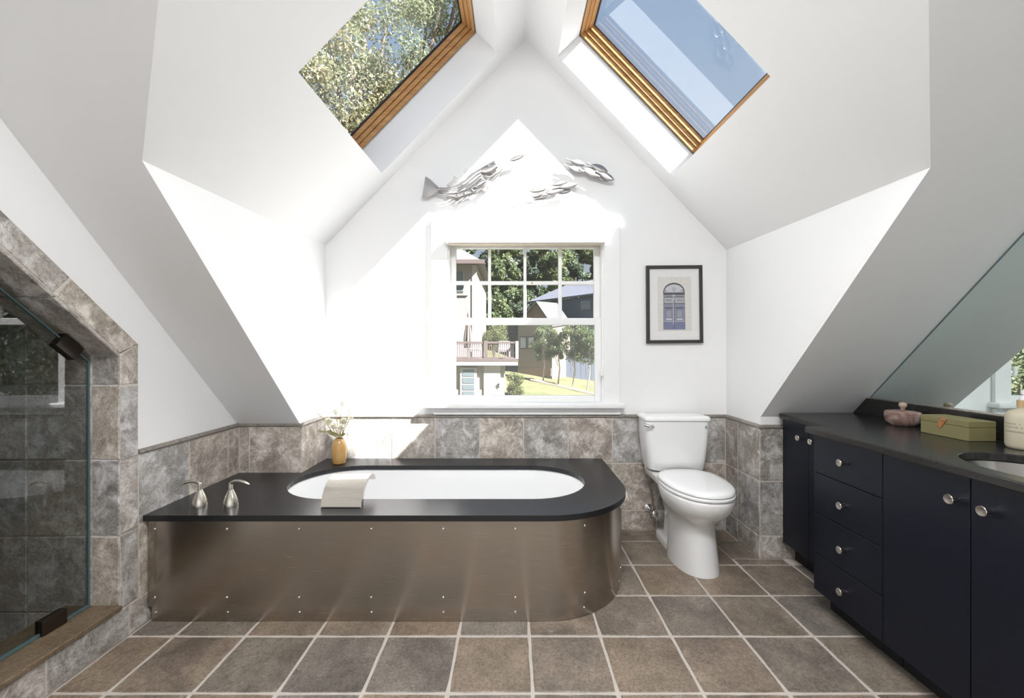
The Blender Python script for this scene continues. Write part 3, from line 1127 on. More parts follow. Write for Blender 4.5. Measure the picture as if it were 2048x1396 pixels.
# vase with its flowers
VX, VY = -1.145, 2.800
vase = thing('vase', 'glossy tan ceramic vase in the corner of the tub deck', 'vase', (VX, VY, DECK))
MB().lathe([(0.034, 0), (0.040, 0.004), (0.046, 0.03), (0.0485, 0.07), (0.0475, 0.10), (0.043, 0.130), (0.034, 0.150), (0.0285, 0.158), (0.0295, 0.164), (0.026, 0.165), (0.025, 0.158), (0.03, 0.14), (0.03, 0.05)], (VX, VY, DECK), 'Z', 32, True, True).build('vase_body', pbr('tan_glaze', (0.52, 0.31, 0.11), 0.16, noise=0.12, nscale=18, coat=0.3), vase, smooth=True)
STEM = pbr('dry_green_stem', (0.30, 0.22, 0.08), 0.6, noise=0.2)
PETAL = pbr('cream_petal', (0.92, 0.90, 0.76), 0.7, noise=0.06, nscale=60)
LEAF = pbr('olive_leaf', (0.24, 0.24, 0.09), 0.5, noise=0.25, nscale=40)


def blossom(mb, c, r, n, rr):
    """ball of small petals"""
    for _ in range(n):
        d = Vector((rr.gauss(0, 1), rr.gauss(0, 1), rr.gauss(0, 1))).normalized()
        a = d.orthogonal().normalized()
        b = d.cross(a)
        th = rr.uniform(0, 6.28)
        a, b = a * math.cos(th) + b * math.sin(th), b * math.cos(th) - a * math.sin(th)
        base = c + d * r * 0.25
        tip = c + d * r * rr.uniform(0.85, 1.05)
        w = r * 0.30
        mid = (base + tip) / 2 + a * w * 0.3
        mb.add([base, mid + b * w, tip, mid - b * w], [(0, 1, 2, 3)])


def flower(u, v, dy, r, n, label, name='cream_flower', leaf=False):
    rr = random.Random(int(u * 7 + v))
    c = P(u, v, VY + dy)
    t = thing(name, label, 'flower', (VX, VY, DECK + 0.12), group='cream flowers in the tan vase')
    base = Vector((VX + rr.uniform(-0.012, 0.012), VY + rr.uniform(-0.01, 0.01), DECK + 0.06))
    neck = Vector((VX + (c.x - VX) * 0.12, VY + dy * 0.2, DECK + 0.165))
    mid = neck.lerp(c, 0.5) + Vector((rr.uniform(-.006, .006), 0, 0.008))
    MB().tube([base, neck, mid, c - (c - mid).normalized() * r * 0.4], 0.0022, 6).build('stem', STEM, t, smooth=True)
    b = MB()
    blossom(b, c, r, n, rr)
    b.build('blossom', PETAL, t)
    if leaf:
        lf = MB()
        p0 = neck.lerp(c, 0.3)
        for du in (-1, 0.6):
            tip = p0 + Vector((0.07 * du, -0.01, 0.012))
            m1 = p0.lerp(tip, 0.45)
            w = Vector((0, 0.006, 0.014))
            lf.add([p0, m1 + w, tip, m1 - w], [(0, 1, 2, 3)])
        lf.build('leaf', LEAF, t)
    return t


flower(684, 807, 0.0, 0.016, 60, 'tallest small cream flower standing straight up from the vase')
flower(636, 826, -0.02, 0.014, 50, 'small cream flower leaning furthest toward the dormer wall')
flower(699, 822, 0.02, 0.014, 50, 'small pale green flower on the far side of the bouquet beside the tallest')
flower(671, 824, 0.03, 0.020, 70, 'pale cream flower below and beside the tallest one')
flower(701, 835, -0.01, 0.020, 60, 'cream flower over the stone cap, lower of two leaning to the window')
flower(657, 843, -0.02, 0.030, 110, 'large full cream blossom low on the dormer side of bouquet')
flower(668, 852, -0.05, 0.026, 100, 'full cream blossom at the front middle of the bouquet')
flower(687, 842, 0.02, 0.026, 100, 'full cream blossom at the back of the bouquet over the vase mouth')
flower(683, 855, -0.04, 0.026, 100, 'lowest full cream blossom just above the vase mouth', leaf=True)
lf = thing('leaf_sprig', 'olive green leaf sprig reaching out of the vase toward the wall', 'leaf', (VX, VY, DECK + 0.12))
MB().tube([(VX - 0.005, VY, DECK + 0.06), (VX - 0.01, VY - 0.01, DECK + 0.165), P(663, 863, VY - 0.02), P(647, 863, VY - 0.03), P(637, 862, VY - 0.03)], 0.002, 6).build('stem', STEM, lf)
l2 = MB()
for (ua, va, ub, vb, w) in ((668, 865, 650, 863, 0.013), (650, 862, 640, 865, 0.006), (645, 864, 634, 861, 0.006)):
    a, b = P(ua, va, VY - 0.03), P(ub, vb, VY - 0.035)
    m1 = a.lerp(b, 0.45)
    l2.add([a, m1 + Vector((0, 0.005, w)), b, m1 - Vector((0, 0.005, w))], [(0, 1, 2, 3)])
l2.build('leaves', LEAF, lf)

# ------------------------------------------------------------------ toilet
TX = 1.055
toilet = thing('toilet', 'white two-piece porcelain toilet with closed lid', 'toilet', (TX, 2.5, 0))


def rrect(cx, cy, hx, hy, r, z, n=6):
    pts = []
    for (sx, sy, a0) in ((1, -1, -PI / 2), (1, 1, 0), (-1, 1, PI / 2), (-1, -1, PI)):
        for k in range(n + 1):
            a = a0 + PI / 2 * k / n
            pts.append(Vector((cx + sx * (hx - r) + r * math.cos(a), cy + sy * (hy - r) + r * math.sin(a), z)))
    return pts


def egg(cx, yf, yb, hw, z, n=40, pw=2.3, front=0.58):
    """egg outline: round front at yf, squarer back at yb; widest at 'front' of the length"""
    ym = yf + (yb - yf) * front
    pts = []
    for k in range(n):
        a = 2 * PI * k / n
        c, s = math.cos(a), math.sin(a)
        e = 2 / pw
        x = hw * math.copysign(abs(c) ** e, c)
        if s < 0:
            y = ym - (ym - yf) * abs(s) ** (2 / 2.0)
        else:
            y = ym + (yb - ym) * abs(s) ** (2 / 3.2)
        pts.append(Vector((cx + x, y, z)))
    return pts


bowl_r = [egg(TX, 2.300, 2.66, 0.128, 0.0), egg(TX, 2.302, 2.66, 0.128, 0.012), egg(TX, 2.312, 2.66, 0.122, 0.08), egg(TX, 2.325, 2.66, 0.115, 0.17),
          egg(TX, 2.335, 2.66, 0.111, 0.245), egg(TX, 2.318, 2.66, 0.118, 0.283), egg(TX, 2.272, 2.665, 0.142, 0.315), egg(TX, 2.228, 2.67, 0.166, 0.352),
          egg(TX, 2.203, 2.675, 0.180, 0.392), egg(TX, 2.194, 2.68, 0.185, 0.425), egg(TX, 2.197, 2.68, 0.183, 0.438), egg(TX, 2.206, 2.68, 0.176, 0.443)]
MB().loft(bowl_r).build('bowl', PORC, toilet, smooth=True, auto=1.2)
foot = [rrect(TX, 2.71, 0.105, 0.165, 0.06, z) for z in (0.0, 0.035)] + [rrect(TX, 2.71, 0.098, 0.158, 0.06, 0.046), rrect(TX, 2.69, 0.080, 0.11, 0.05, 0.060), rrect(TX, 2.68, 0.078, 0.10, 0.05, 0.20), rrect(TX, 2.70, 0.085, 0.12, 0.05, 0.31), rrect(TX, 2.735, 0.130, 0.15, 0.05, 0.38), rrect(TX, 2.755, 0.165, 0.15, 0.05, 0.42), rrect(TX, 2.765, 0.168, 0.145, 0.05, 0.455)]
MB().loft(foot).build('trapway', PORC, toilet, smooth=True, auto=1.0)
tank = [rrect(TX, 2.812, 0.150, 0.085, 0.045, 0.463), rrect(TX, 2.812, 0.176, 0.098, 0.045, 0.472), rrect(TX, 2.811, 0.186, 0.104, 0.045, 0.53), rrect(TX, 2.810, 0.199, 0.110, 0.045, 0.66), rrect(TX, 2.809, 0.204, 0.112, 0.042, 0.785)]
MB().loft(tank).build('tank', PORC, toilet, smooth=True, auto=1.0)
lid = [rrect(TX, 2.808, 0.203, 0.112, 0.042, 0.7865), rrect(TX, 2.807, 0.2115, 0.117, 0.042, 0.790), rrect(TX, 2.807, 0.2115, 0.117, 0.042, 0.803), rrect(TX, 2.807, 0.206, 0.112, 0.042, 0.812), rrect(TX, 2.807, 0.185, 0.095, 0.04, 0.816)]
MB().loft(lid).build('tank_lid', PORC, toilet, smooth=True, auto=1.0)
MB().loft([egg(TX, 2.196, 2.675, 0.184, 0.4445), egg(TX, 2.190, 2.675, 0.187, 0.450), egg(TX, 2.190, 2.675, 0.187, 0.459), egg(TX, 2.196, 2.675, 0.183, 0.4635)]).build('seat', SEATW, toilet, smooth=True, auto=1.0)
MB().loft([egg(TX, 2.196, 2.690, 0.182, 0.4665), egg(TX, 2.191, 2.690, 0.186, 0.471), egg(TX, 2.193, 2.690, 0.184, 0.482), egg(TX, 2.205, 2.686, 0.174, 0.4885), egg(TX, 2.25, 2.67, 0.140, 0.4915), egg(TX, 2.34, 2.60, 0.07, 0.4925)]).build('seat_lid', SEATW, toilet, smooth=True, auto=1.0)
for s in (-1, 1):
    MB().lathe([(0.011, -0.025), (0.011, 0.025)], (TX + s * 0.075, 2.692, 0.472), 'X', 12).build('hinge', SEATW, toilet, smooth=True)
lv = MB()
lx, ly, lz = TX - 0.197, 2.700, 0.752
lv.lathe([(0.015, 0.004), (0.015, -0.006), (0.010, -0.012)], (lx + 0.026, ly + 0.004, lz), 'Y', 16)
lv.tube([(lx + 0.026, ly - 0.012, lz), (lx + 0.008, ly - 0.016, lz + 0.004), (lx - 0.012, ly - 0.014, lz + 0.010), (lx - 0.026, ly - 0.006, lz + 0.012)], [0.008, 0.010, 0.009, 0.005], 10)
lv.build('flush_lever', CHROME, toilet, smooth=True)
MB().lathe([(0.008, 0), (0.008, -0.0015), (0.004, -0.002)], (TX + 0.170, 2.6965, 0.752), 'Y', 16).build('round_emblem', pbr('pale_blue_emblem', (0.30, 0.48, 0.62), 0.3, noise=0.1), toilet)
MB().lathe([(0.0032, 0), (0.0032, -0.0026)], (TX + 0.170, 2.6955, 0.752), 'Y', 12).build('emblem_dot', pbr('navy_dot', (0.02, 0.05, 0.12), 0.4, noise=0.1), toilet)

valve = thing('water_supply_valve', 'chrome water shutoff valve with braided hose behind the toilet', 'valve', (wx(1302, 2.90), 2.90, 0.13))
vx0, vz0 = wx(1298, 2.915), wz(1017, 2.915)
MB().lathe([(0.028, 0.0), (0.028, -0.004), (0.012, -0.010), (0.010, -0.010), (0.010, -0.055)], (vx0, D - TT - 0.003, vz0), 'Y', 20).build('wall_flange', CHROME, valve, smooth=True)
MB().lathe([(0.012, -0.02), (0.014, 0.0), (0.012, 0.022)], (vx0 + 0.008, 2.875, vz0 + 0.006), 'Z', 14).build('valve_body', CHROME, valve, smooth=True)
MB().lathe([(0.006, 0.0), (0.006, -0.02), (0.020, -0.022), (0.021, -0.030), (0.016, -0.034)], (vx0 + 0.016, 2.870, vz0 - 0.012), 'Y', 18).build('valve_handle', CHROME, valve, smooth=True)
HOSE = pbr('braided_hose', (0.35, 0.32, 0.28), 0.4, metal=0.6, noise=0.3, nscale=200)
MB().tube([(vx0 + 0.008, 2.875, vz0 + 0.025), (vx0 + 0.012, 2.872, vz0 + 0.06), (vx0 + 0.004, 2.868, vz0 + 0.12), (vx0 - 0.010, 2.862, vz0 + 0.17), (vx0 - 0.008, 2.858, vz0 + 0.22), (TX - 0.155, 2.852, 0.448)], 0.0065, 10).build('hose', HOSE, valve, smooth=True)
MB().lathe([(0.014, 0), (0.016, 0.006), (0.016, 0.022), (0.012, 0.026)], (TX - 0.155, 2.852, 0.442), 'Z', 12).build('coupling_nut', SEATW, valve, smooth=True)

tp = thing('toilet_paper_roll', 'white toilet paper roll held on the rounded end of the tub', 'toilet paper', (0.628, 2.52, 0.385))
MB().lathe([(0.016, -0.05), (0.036, -0.05), (0.0365, -0.048), (0.0365, 0.048), (0.036, 0.05), (0.016, 0.05)], (0.629, 2.52, 0.395), 'Y', 28, False, False).build('paper', pbr('soft_paper', (0.83, 0.82, 0.79), 0.9, noise=0.03), tp, smooth=True)
MB().tube([(0.629, 2.458, 0.395), (0.629, 2.585, 0.395), (0.5905, 2.588, 0.395)], 0.006, 10).build('holder_bar', CHROME, tp, smooth=True)

# ------------------------------------------------------------------ vanity
CT = 0.87
CZ = 0.840
FX = 1.440            # front of the deep units
SX = 1.600            # front of the shallow unit


def knob(parent, x, y, z, mat=None):
    """cone knob standing out toward -X"""
    return MB().lathe([(0.0085, 0.0), (0.0085, -0.004), (0.011, -0.008), (0.0155, -0.026), (0.0160, -0.028), (0.0150, -0.0295), (0.0008, -0.0285)], (x, y, z), 'X', 26).build('knob', STEEL2, parent, smooth=True, auto=0.6)


def front(parent, name, x, y0, y1, z0, z1, t=0.019):
    return MB().box(x, x + t, y0 + 0.0018, y1 - 0.0018, z0 + 0.0018, z1 - 0.0018).build(name, NAVY, parent, bevel=0.0012, bseg=1)


dark_unit = dict(kind=None)
cab1 = thing('shallow_cabinet', 'shallow navy cabinet with two narrow doors against the knee wall', 'cabinet', (SX, 2.30, 0))
MB().box(SX + 0.0205, WR - 0.004, 2.074, 2.505, 0.10, CZ - 0.002).build('carcass', DARKGAP, cab1)
MB().box(SX + 0.07, WR - 0.004, 2.074, 2.515, 0.0, 0.10).build('toe_kick', DARKGAP, cab1)
d1 = front(cab1, 'door', SX, 2.302, 2.522, 0.10, CZ - 0.002)
knob(d1, SX, 2.352, 0.753)
d2 = front(cab1, 'door', SX, 2.078, 2.302, 0.10, CZ - 0.002)
knob(d2, SX, 2.253, 0.753)

cab2 = thing('drawer_cabinet', 'navy drawer unit with four stacked drawers and round steel knobs', 'cabinet', (FX, 1.845, 0))
MB().box(FX + 0.0205, WR - 0.004, 1.658, 2.036, 0.10, CZ - 0.002).build('carcass', NAVY, cab2)
MB().box(FX + 0.08, WR - 0.004, 1.658, 2.036, 0.0, 0.10).build('toe_kick', DARKGAP, cab2)
zs = [0.098, 0.276, 0.468, 0.659, CZ - 0.002]
for k in range(4):
    dr = front(cab2, 'drawer', FX, 1.656, 2.036, zs[k], zs[k + 1])
    knob(dr, FX, 1.843, (0.190, 0.372, 0.5635, 0.750)[k])

cab3 = thing('sink_cabinet', 'navy two-door cabinet under the sink', 'cabinet', (FX, 1.34, 0))
MB().box(FX + 0.0205, WR - 0.004, 1.022, 1.654, 0.10, 0.70).build('carcass', DARKGAP, cab3)
MB().box(FX + 0.0205, FX + 0.045, 1.022, 1.654, 0.70, CZ - 0.002).build('front_rail', DARKGAP, cab3)
MB().box(FX + 0.08, WR - 0.004, 1.022, 1.654, 0.0, 0.10).build('toe_kick', DARKGAP, cab3)
d3 = front(cab3, 'door', FX, 1.338, 1.656, 0.098, CZ - 0.002)
knob(d3, FX, 1.379, 0.755)
d4 = front(cab3, 'door', FX, 1.020, 1.338, 0.098, CZ - 0.002)
knob(d4, FX, 1.282, 0.753)

SCX, SCY, SA, SB = 1.672, 1.29, 0.19, 0.245
sink_hole = [(SCX + SA * math.cos(2 * PI * k / 56), SCY + SB * math.sin(2 * PI * k / 56), CZ) for k in range(56)]
ctp = [(1.412, 0.98), (WR - 0.003, 0.98), (WR - 0.003, 2.506), (1.585, 2.506), (1.570, 2.502), (1.560, 2.492), (1.556, 2.478), (1.545, 2.066), (1.422, 2.066), (1.412, 2.056)]
ctop_o = MB().prism([(x, y, CZ) for x, y in ctp], (0, 0, CT - CZ), [sink_hole]).build('countertop', VBLACK, bevel=0.004, bseg=2)
tag(ctop_o, 'black stone vanity countertop stepping back at its far end', 'countertop')
sink = thing('sink', 'oval stainless steel undermount sink in the vanity top', 'sink', (SCX, SCY, 0.72))
rgs = []
for g, z in ((0.022, CZ - 0.0015), (0.004, CZ - 0.0015), (0.0, CZ - 0.012), (-0.012, 0.79), (-0.035, 0.745), (-0.075, 0.722), (-0.14, 0.714)):
    rgs.append([Vector((SCX + (SA + g) * math.cos(2 * PI * k / 56), SCY + (SB + g) * math.sin(2 * PI * k / 56), z)) for k in range(56)])
MB().loft(rgs, False, True).build('bowl', pbr('satin_steel_bowl', (0.46, 0.45, 0.43), 0.22, metal=1.0, noise=0.04), sink, smooth=True)
MB().lathe([(0.022, 0), (0.022, 0.003), (0.016, 0.005)], (SCX, SCY, 0.7142), 'Z', 18).build('drain', CHROME, sink, smooth=True)
MB().prism([(2.003, 0.98, CT + 0.0005), (2.003, 2.505, CT + 0.0005), (2.003, 2.412, 0.966), (2.003, 0.98, 0.966)], (0.026, 0, 0)).build('backsplash', VBLACK, bevel=0.0015)
tag(bpy.data.objects['backsplash'], 'low black stone backsplash strip below the mirror', 'backsplash')
mir = thing('wall_mirror', 'large frameless wall mirror cut to follow the sloped ceiling', 'mirror', (2.02, 1.6, 0.97))


def my(z):
    return 1.49 - (z - 1.90) / 1.01 - 0.008


mpoly = [(0.60, 0.972), (my(0.972), 0.972), (my(2.35), 2.35), (0.60, 2.35)]
MB().prism([(2.023, y, z) for y, z in mpoly], (0.005, 0, 0)).build('mirror_glass', MIRROR, mir)
MB().box(2.018, 2.029, 0.60, my(0.972), 0.9665, 0.9735).build('bottom_channel', STEEL2, mir)
dm = (Vector((0, my(2.35), 2.35)) - Vector((0, my(0.972), 0.972)))
a0 = Vector((2.0215, my(0.972), 0.972))
nn = Vector((0, 0.005, 0.005))
MB().loft([[a0, a0 + X * 0.007, a0 + X * 0.007 + nn, a0 + nn], [a0 + dm, a0 + dm + X * 0.007, a0 + dm + X * 0.007 + nn, a0 + dm + nn]]).build('edge_strip', GLEDGE, mir)

# marble jar
JX, JY = 1.912, 2.085
jar = thing('marble_jar', 'round pink marble lidded jar on the vanity', 'jar', (JX, JY, CT))


def marble():
    m, n, l, b = new_mat('pink_marble')
    tc = n.new('ShaderNodeTexCoord')
    t = n.new('ShaderNodeTexNoise')
    t.inputs['Scale'].default_value = 16
    t.inputs['Detail'].default_value = 8
    t.inputs['Distortion'].default_value = 1.5
    l.new(tc.outputs['Object'], t.inputs['Vector'])
    r = n.new('ShaderNodeValToRGB')
    e = r.color_ramp.elements
    e[0].position, e[0].color = 0.35, (0.20, 0.12, 0.10, 1)
    e[1].position, e[1].color = 0.66, (0.50, 0.43, 0.38, 1)
    k = e.new(0.5)
    k.color = (0.30, 0.20, 0.175, 1)
    l.new(t.outputs['Fac'], r.inputs[0])
    l.new(r.outputs[0], b.inputs['Base Color'])
    b.inputs['Roughness'].default_value = 0.25
    return m


MARB = marble()
MB().lathe([(0.044, 0.0), (0.052, 0.003), (0.066, 0.020), (0.0715, 0.040), (0.072, 0.056), (0.070, 0.058)], (JX, JY, CT), 'Z', 36).build('bowl', MARB, jar, smooth=True)
ld = MB().lathe([(0.0705, 0.0588), (0.071, 0.062), (0.065, 0.069), (0.040, 0.073), (0.010, 0.0745), (0.0095, 0.086), (0.0085, 0.087)], (JX, JY, CT), 'Z', 36).build('lid', MARB, jar, smooth=True)
MB().lathe([(0.007, 0.084), (0.012, 0.089), (0.0165, 0.097), (0.0165, 0.104), (0.012, 0.111), (0.003, 0.1135)], (JX, JY, CT), 'Z', 24).build('finial', pbr('tan_marble_knob', (0.42, 0.34, 0.26), 0.2, noise=0.3, nscale=60), ld, smooth=True)

# olive box
bxo = thing('olive_box', 'olive green storage box with a tan leather tab on the vanity', 'box', (1.89, 1.81, CT))
OLIVE = pbr('olive_linen', (0.215, 0.192, 0.085), 0.7, noise=0.12, nscale=120, bump=0.1, bscale=400)
BX0, BX1, BY0, BY1 = 1.835, 1.947, 1.712, 1.914
MB().box(BX0, BX1, BY0, BY1, CT + 0.0005, CT + 0.0545).build('box_body', OLIVE, bxo, bevel=0.0015, bseg=1)
MB().box(BX0, BX1, BY0, BY1, CT + 0.0555, CT + 0.0805).build('box_lid', OLIVE, bxo, bevel=0.0015, bseg=1)
tm = Matrix.Translation((BX0 - 0.0022, 1.818, CT + 0.060)) @ Matrix.Rotation(math.radians(32), 4, 'X')
tb = MB().box(-0.002, 0.002, -0.0105, 0.0105, -0.0225, 0.0225, tm).build('leather_tab', pbr('tan_leather', (0.42, 0.17, 0.06), 0.5, noise=0.15, nscale=60), bxo, bevel=0.001, bseg=1)
sc_ = tm @ Vector((-0.002, 0, 0.012))
MB().lathe([(0.0042, 0.0), (0.0042, -0.001), (0.0025, -0.0025)], tuple(sc_), 'X', 14).build('stud', pbr('copper_stud', (0.75, 0.42, 0.26), 0.25, metal=1.0, noise=0.05), tb, smooth=True)

# soap bottle with its print wrapped round the front
QX, QY, QR = 1.915, 1.585, 0.055
soap = thing('soap_bottle', 'frosted cream soap bottle with a wooden collar and white pump', 'soap bottle', (QX, QY, CT))
SOAPM = pbr('frosted_cream_plastic', (0.56, 0.51, 0.38), 0.35, noise=0.04)
MB().lathe([(0.046, 0.0), (0.052, 0.004), (QR, 0.016), (QR, 0.118), (0.0525, 0.129), (0.045, 0.139), (0.030, 0.146), (0.0235, 0.150), (0.0225, 0.158)], (QX, QY, CT), 'Z', 40).build('bottle_body', SOAPM, soap, smooth=True)
MB().lathe([(0.0245, 0.156), (0.0245, 0.180), (0.023, 0.181)], (QX, QY, CT), 'Z', 30).build('collar', wood_mat('bamboo_collar', (0.50, 0.33, 0.15), (0.62, 0.45, 0.24), 2), soap, smooth=True)
pm = MB().lathe([(0.019, 0.1815), (0.019, 0.190), (0.012, 0.196), (0.012, 0.202), (0.015, 0.204), (0.015, 0.216), (0.010, 0.219)], (QX, QY, CT), 'Z', 24)
pm.tube([(QX, QY, CT + 0.210), (QX + 0.03, QY - 0.02, CT + 0.211), (QX + 0.045, QY - 0.03, CT + 0.205)], [0.008, 0.006, 0.005], 10)
pm.build('pump', SEATW, soap, smooth=True)
INK = pbr('grey_ink', (0.10, 0.095, 0.08), 0.6, noise=0.05)
dg = bpy.context.evaluated_depsgraph_get()
VIEW = math.atan2(-QY, -QX)


def wrap_text(body, size, z, spacing, s_left):
    """printed line wrapped on the bottle; s_left = arc position (m) of its left end from the line that faces the room"""
    cu = bpy.data.curves.new('text', 'FONT')
    cu.body = body
    cu.size = size
    cu.space_character = spacing
    ob = bpy.data.objects.new('text', cu)
    col.objects.link(ob)
    dgx = bpy.context.evaluated_depsgraph_get()
    me = bpy.data.meshes.new_from_object(ob.evaluated_get(dgx))
    bpy.data.objects.remove(ob)
    bm = bmesh.new()
    bm.from_mesh(me)
    bmesh.ops.subdivide_edges(bm, edges=[e for e in bm.edges if e.calc_length() > 0.004], cuts=2)
    for v in bm.verts:
        s = s_left + v.co.x
        a = VIEW + s / QR
        rr = QR + 0.0004
        v.co = Vector((QX + rr * math.cos(a), QY + rr * math.sin(a), CT + z + v.co.y)) - ORG[soap.name]
    bm.to_mesh(me)
    bm.free()
    me.materials.append(INK)
    o = bpy.data.objects.new('printed_text', me)
    col.objects.link(o)
    o.parent = soap
    ORG[o.name] = ORG[soap.name]


wrap_text('HAND + FOOD', 0.0095, 0.091, 1.55, -0.062)
wrap_text('LIQUID SOAP', 0.0095, 0.078, 1.45, -0.062)
wrap_text('LAVENDER & BEACH ROSE', 0.0056, 0.0645, 1.15, -0.062)
ln = MB()
for k in range(24):
    a0_, a1_ = VIEW + (-0.066 + k * 0.006) / QR, VIEW + (-0.066 + (k + 1) * 0.006) / QR
    r_ = QR + 0.0004
    ln.add([(QX + r_ * math.cos(a0_), QY + r_ * math.sin(a0_), CT + 0.0625), (QX + r_ * math.cos(a1_), QY + r_ * math.sin(a1_), CT + 0.0625),
            (QX + r_ * math.cos(a1_), QY + r_ * math.sin(a1_), CT + 0.0632), (QX + r_ * math.cos(a0_), QY + r_ * math.sin(a0_), CT + 0.0632)], [(0, 1, 2, 3)])
ln.build('printed_rule', INK, soap)

# ------------------------------------------------------------------ framed print of a door
pf = thing('picture_frame', 'black framed print of an arched grey-blue double door', 'picture', (wx(1350, D), D - 0.012, wz(690, D)))
FY = D - 0.024
FRM = pbr('black_wood_frame', (0.035, 0.030, 0.030), 0.4, noise=0.15)
q = [P(1293, 531, FY), P(1405, 530, FY), P(1407, 686, FY), P(1294, 687, FY)]
cen = sum(q, Vector()) / 4


def fr_pt(u, v):
    """u, v in 0..1 of the frame's own face"""
    return q[3].lerp(q[2], u).lerp(q[0].lerp(q[1], u), v)


wf, hf = 0.056, 0.042


def fbar(a, b, c, d):
    MB().prism([fr_pt(*a), fr_pt(*b), fr_pt(*c), fr_pt(*d)], (0, 0.022, 0)).build('frame_bar', FRM, pf, bevel=0.001, bseg=1)


fbar((0, 0), (1, 0), (1 - wf, hf), (wf, hf))
fbar((0, 1), (1, 1), (1 - wf, 1 - hf), (wf, 1 - hf))
fbar((0, 0), (wf, hf), (wf, 1 - hf), (0, 1))
fbar((1, 0), (1 - wf, hf), (1 - wf, 1 - hf), (1, 1))
MAT_ = pbr('white_mat_board', (0.84, 0.835, 0.82), 0.8, noise=0.01)
PRN = pbr('print_stone_wall', (0.74, 0.71, 0.67), 0.8, noise=0.05, nscale=50)


def plate(name, pts, mat, dy, parent=None):
    return MB().add([fr_pt(a, b) + Vector((0, dy, 0)) for a, b in pts], [tuple(range(len(pts)))]).build(name, mat, parent or pf)


plate('mat_board', [(wf, hf), (1 - wf, hf), (1 - wf, 1 - hf), (wf, 1 - hf)], MAT_, 0.010)
# coordinates of the print measured on a crop of the frame (0..870 wide, 0..1200 high)


def c2(x, y):
    return ((x - 105) / 880, 1 - (y - 90) / 1200)


pr_ = plate('printed_photo', [c2(288, 1105), c2(815, 1100), c2(810, 265), c2(282, 268)], PRN, 0.0092)
DG1 = pbr('print_grey', (0.33, 0.335, 0.37), 0.8, noise=0.08, nscale=80)
DG2 = pbr('print_grey_blue', (0.25, 0.27, 0.36), 0.8, noise=0.12, nscale=80)
DG3 = pbr('print_blue', (0.19, 0.21, 0.33), 0.8, noise=0.15, nscale=80)
DGD = pbr('print_dark_line', (0.10, 0.10, 0.13), 0.8, noise=0.1)
DGL = pbr('print_pale', (0.58, 0.58, 0.60), 0.8, noise=0.05)
LIN = pbr('print_joint', (0.60, 0.56, 0.52), 0.8, noise=0.05)
arc = [c2(540 + 170 * math.cos(a), 500 - 145 * math.sin(a)) for a in [PI * k / 16 for k in range(17)]]
plate('arch', arc + [c2(370, 528), c2(710, 528)][::1], DGD, 0.0088, pr_)
arc2 = [c2(540 + 152 * math.cos(a), 500 - 118 * math.sin(a)) for a in [PI * k / 16 for k in range(17)]]
plate('tympanum', arc2 + [c2(388, 505), c2(692, 505)], DGL, 0.0086, pr_)
plate('door_top', [c2(370, 680), c2(712, 680), c2(710, 528), c2(370, 528)], DG1, 0.0088, pr_)
plate('door_middle', [c2(368, 955), c2(714, 955), c2(712, 680), c2(370, 680)], DG2, 0.0088, pr_)
plate('door_bottom', [c2(368, 1080), c2(714, 1080), c2(714, 955), c2(368, 955)], DG3, 0.0088, pr_)


def pl_rect(x0, y0, x1, y1, mat, dy=0.0084):
    plate('printed_detail', [c2(x0, y1), c2(x1, y1), c2(x1, y0), c2(x0, y0)], mat, dy, pr_)


pl_rect(374, 528, 708, 545, DGD)
pl_rect(374, 672, 708, 682, DGD)
pl_rect(370, 948, 712, 956, DGL)
pl_rect(536, 545, 545, 1075, DGD)
pl_rect(524, 560, 534, 1000, DGL)
for xs in (392, 560):
    w_ = 132
    pl_rect(xs, 568, xs + w_, 582, DGD)
    pl_rect(xs + 8, 592, xs + w_ - 8, 660, DGL, 0.0085)
    pl_rect(xs + 16, 602, xs + w_ - 16, 650, DG1, 0.0083)
    pl_rect(xs, 735, xs + w_, 755, DGD)
    pl_rect(xs + 14, 770, xs + w_ - 14, 900, DG3, 0.0085)
    pl_rect(xs + 26, 785, xs + w_ - 26, 890, DG1, 0.0083)
    pl_rect(xs + 20, 906, xs + w_ - 20, 930, DGL)
pl_rect(520, 540, 552, 560, DGL, 0.0082)
pl_rect(528, 596, 548, 618, DGL, 0.0082)
plate('printed_detail', [c2(540 + 26 * math.cos(2 * PI * k / 14), 448 - 30 * math.sin(2 * PI * k / 14)) for k in range(14)], DG1, 0.0084, pr_)
plate('printed_detail', [c2(540 + 14 * math.cos(2 * PI * k / 14), 446 - 18 * math.sin(2 * PI * k / 14)) for k in range(14)], DGL, 0.0082, pr_)
pl_rect(512, 482, 568, 490, DG1, 0.0082)
for xs in (408, 668):
    plate('printed_detail', [c2(xs + 22 * math.cos(2 * PI * k / 10), 480 - 18 * math.sin(2 * PI * k / 10)) for k in range(10)], DG1, 0.0084, pr_)
jn = MB()
for k in range(1, 9):
    a = PI * k / 9
    p0, p1 = (540 + 200 * math.cos(a), 500 - 170 * math.sin(a)), (540 + 262 * math.cos(a), 500 - 228 * math.sin(a))
    dx, dyy = 2.2 * math.sin(a), 2.2 * math.cos(a)
    jn.add([fr_pt(*c2(p0[0] - dx, p0[1] - dyy)) + Vector((0, .0088, 0)), fr_pt(*c2(p1[0] - dx, p1[1] - dyy)) + Vector((0, .0088, 0)), fr_pt(*c2(p1[0] + dx, p1[1] + dyy)) + Vector((0, .0088, 0)), fr_pt(*c2(p0[0] + dx, p0[1] + dyy)) + Vector((0, .0088, 0))], [(0, 1, 2, 3)])
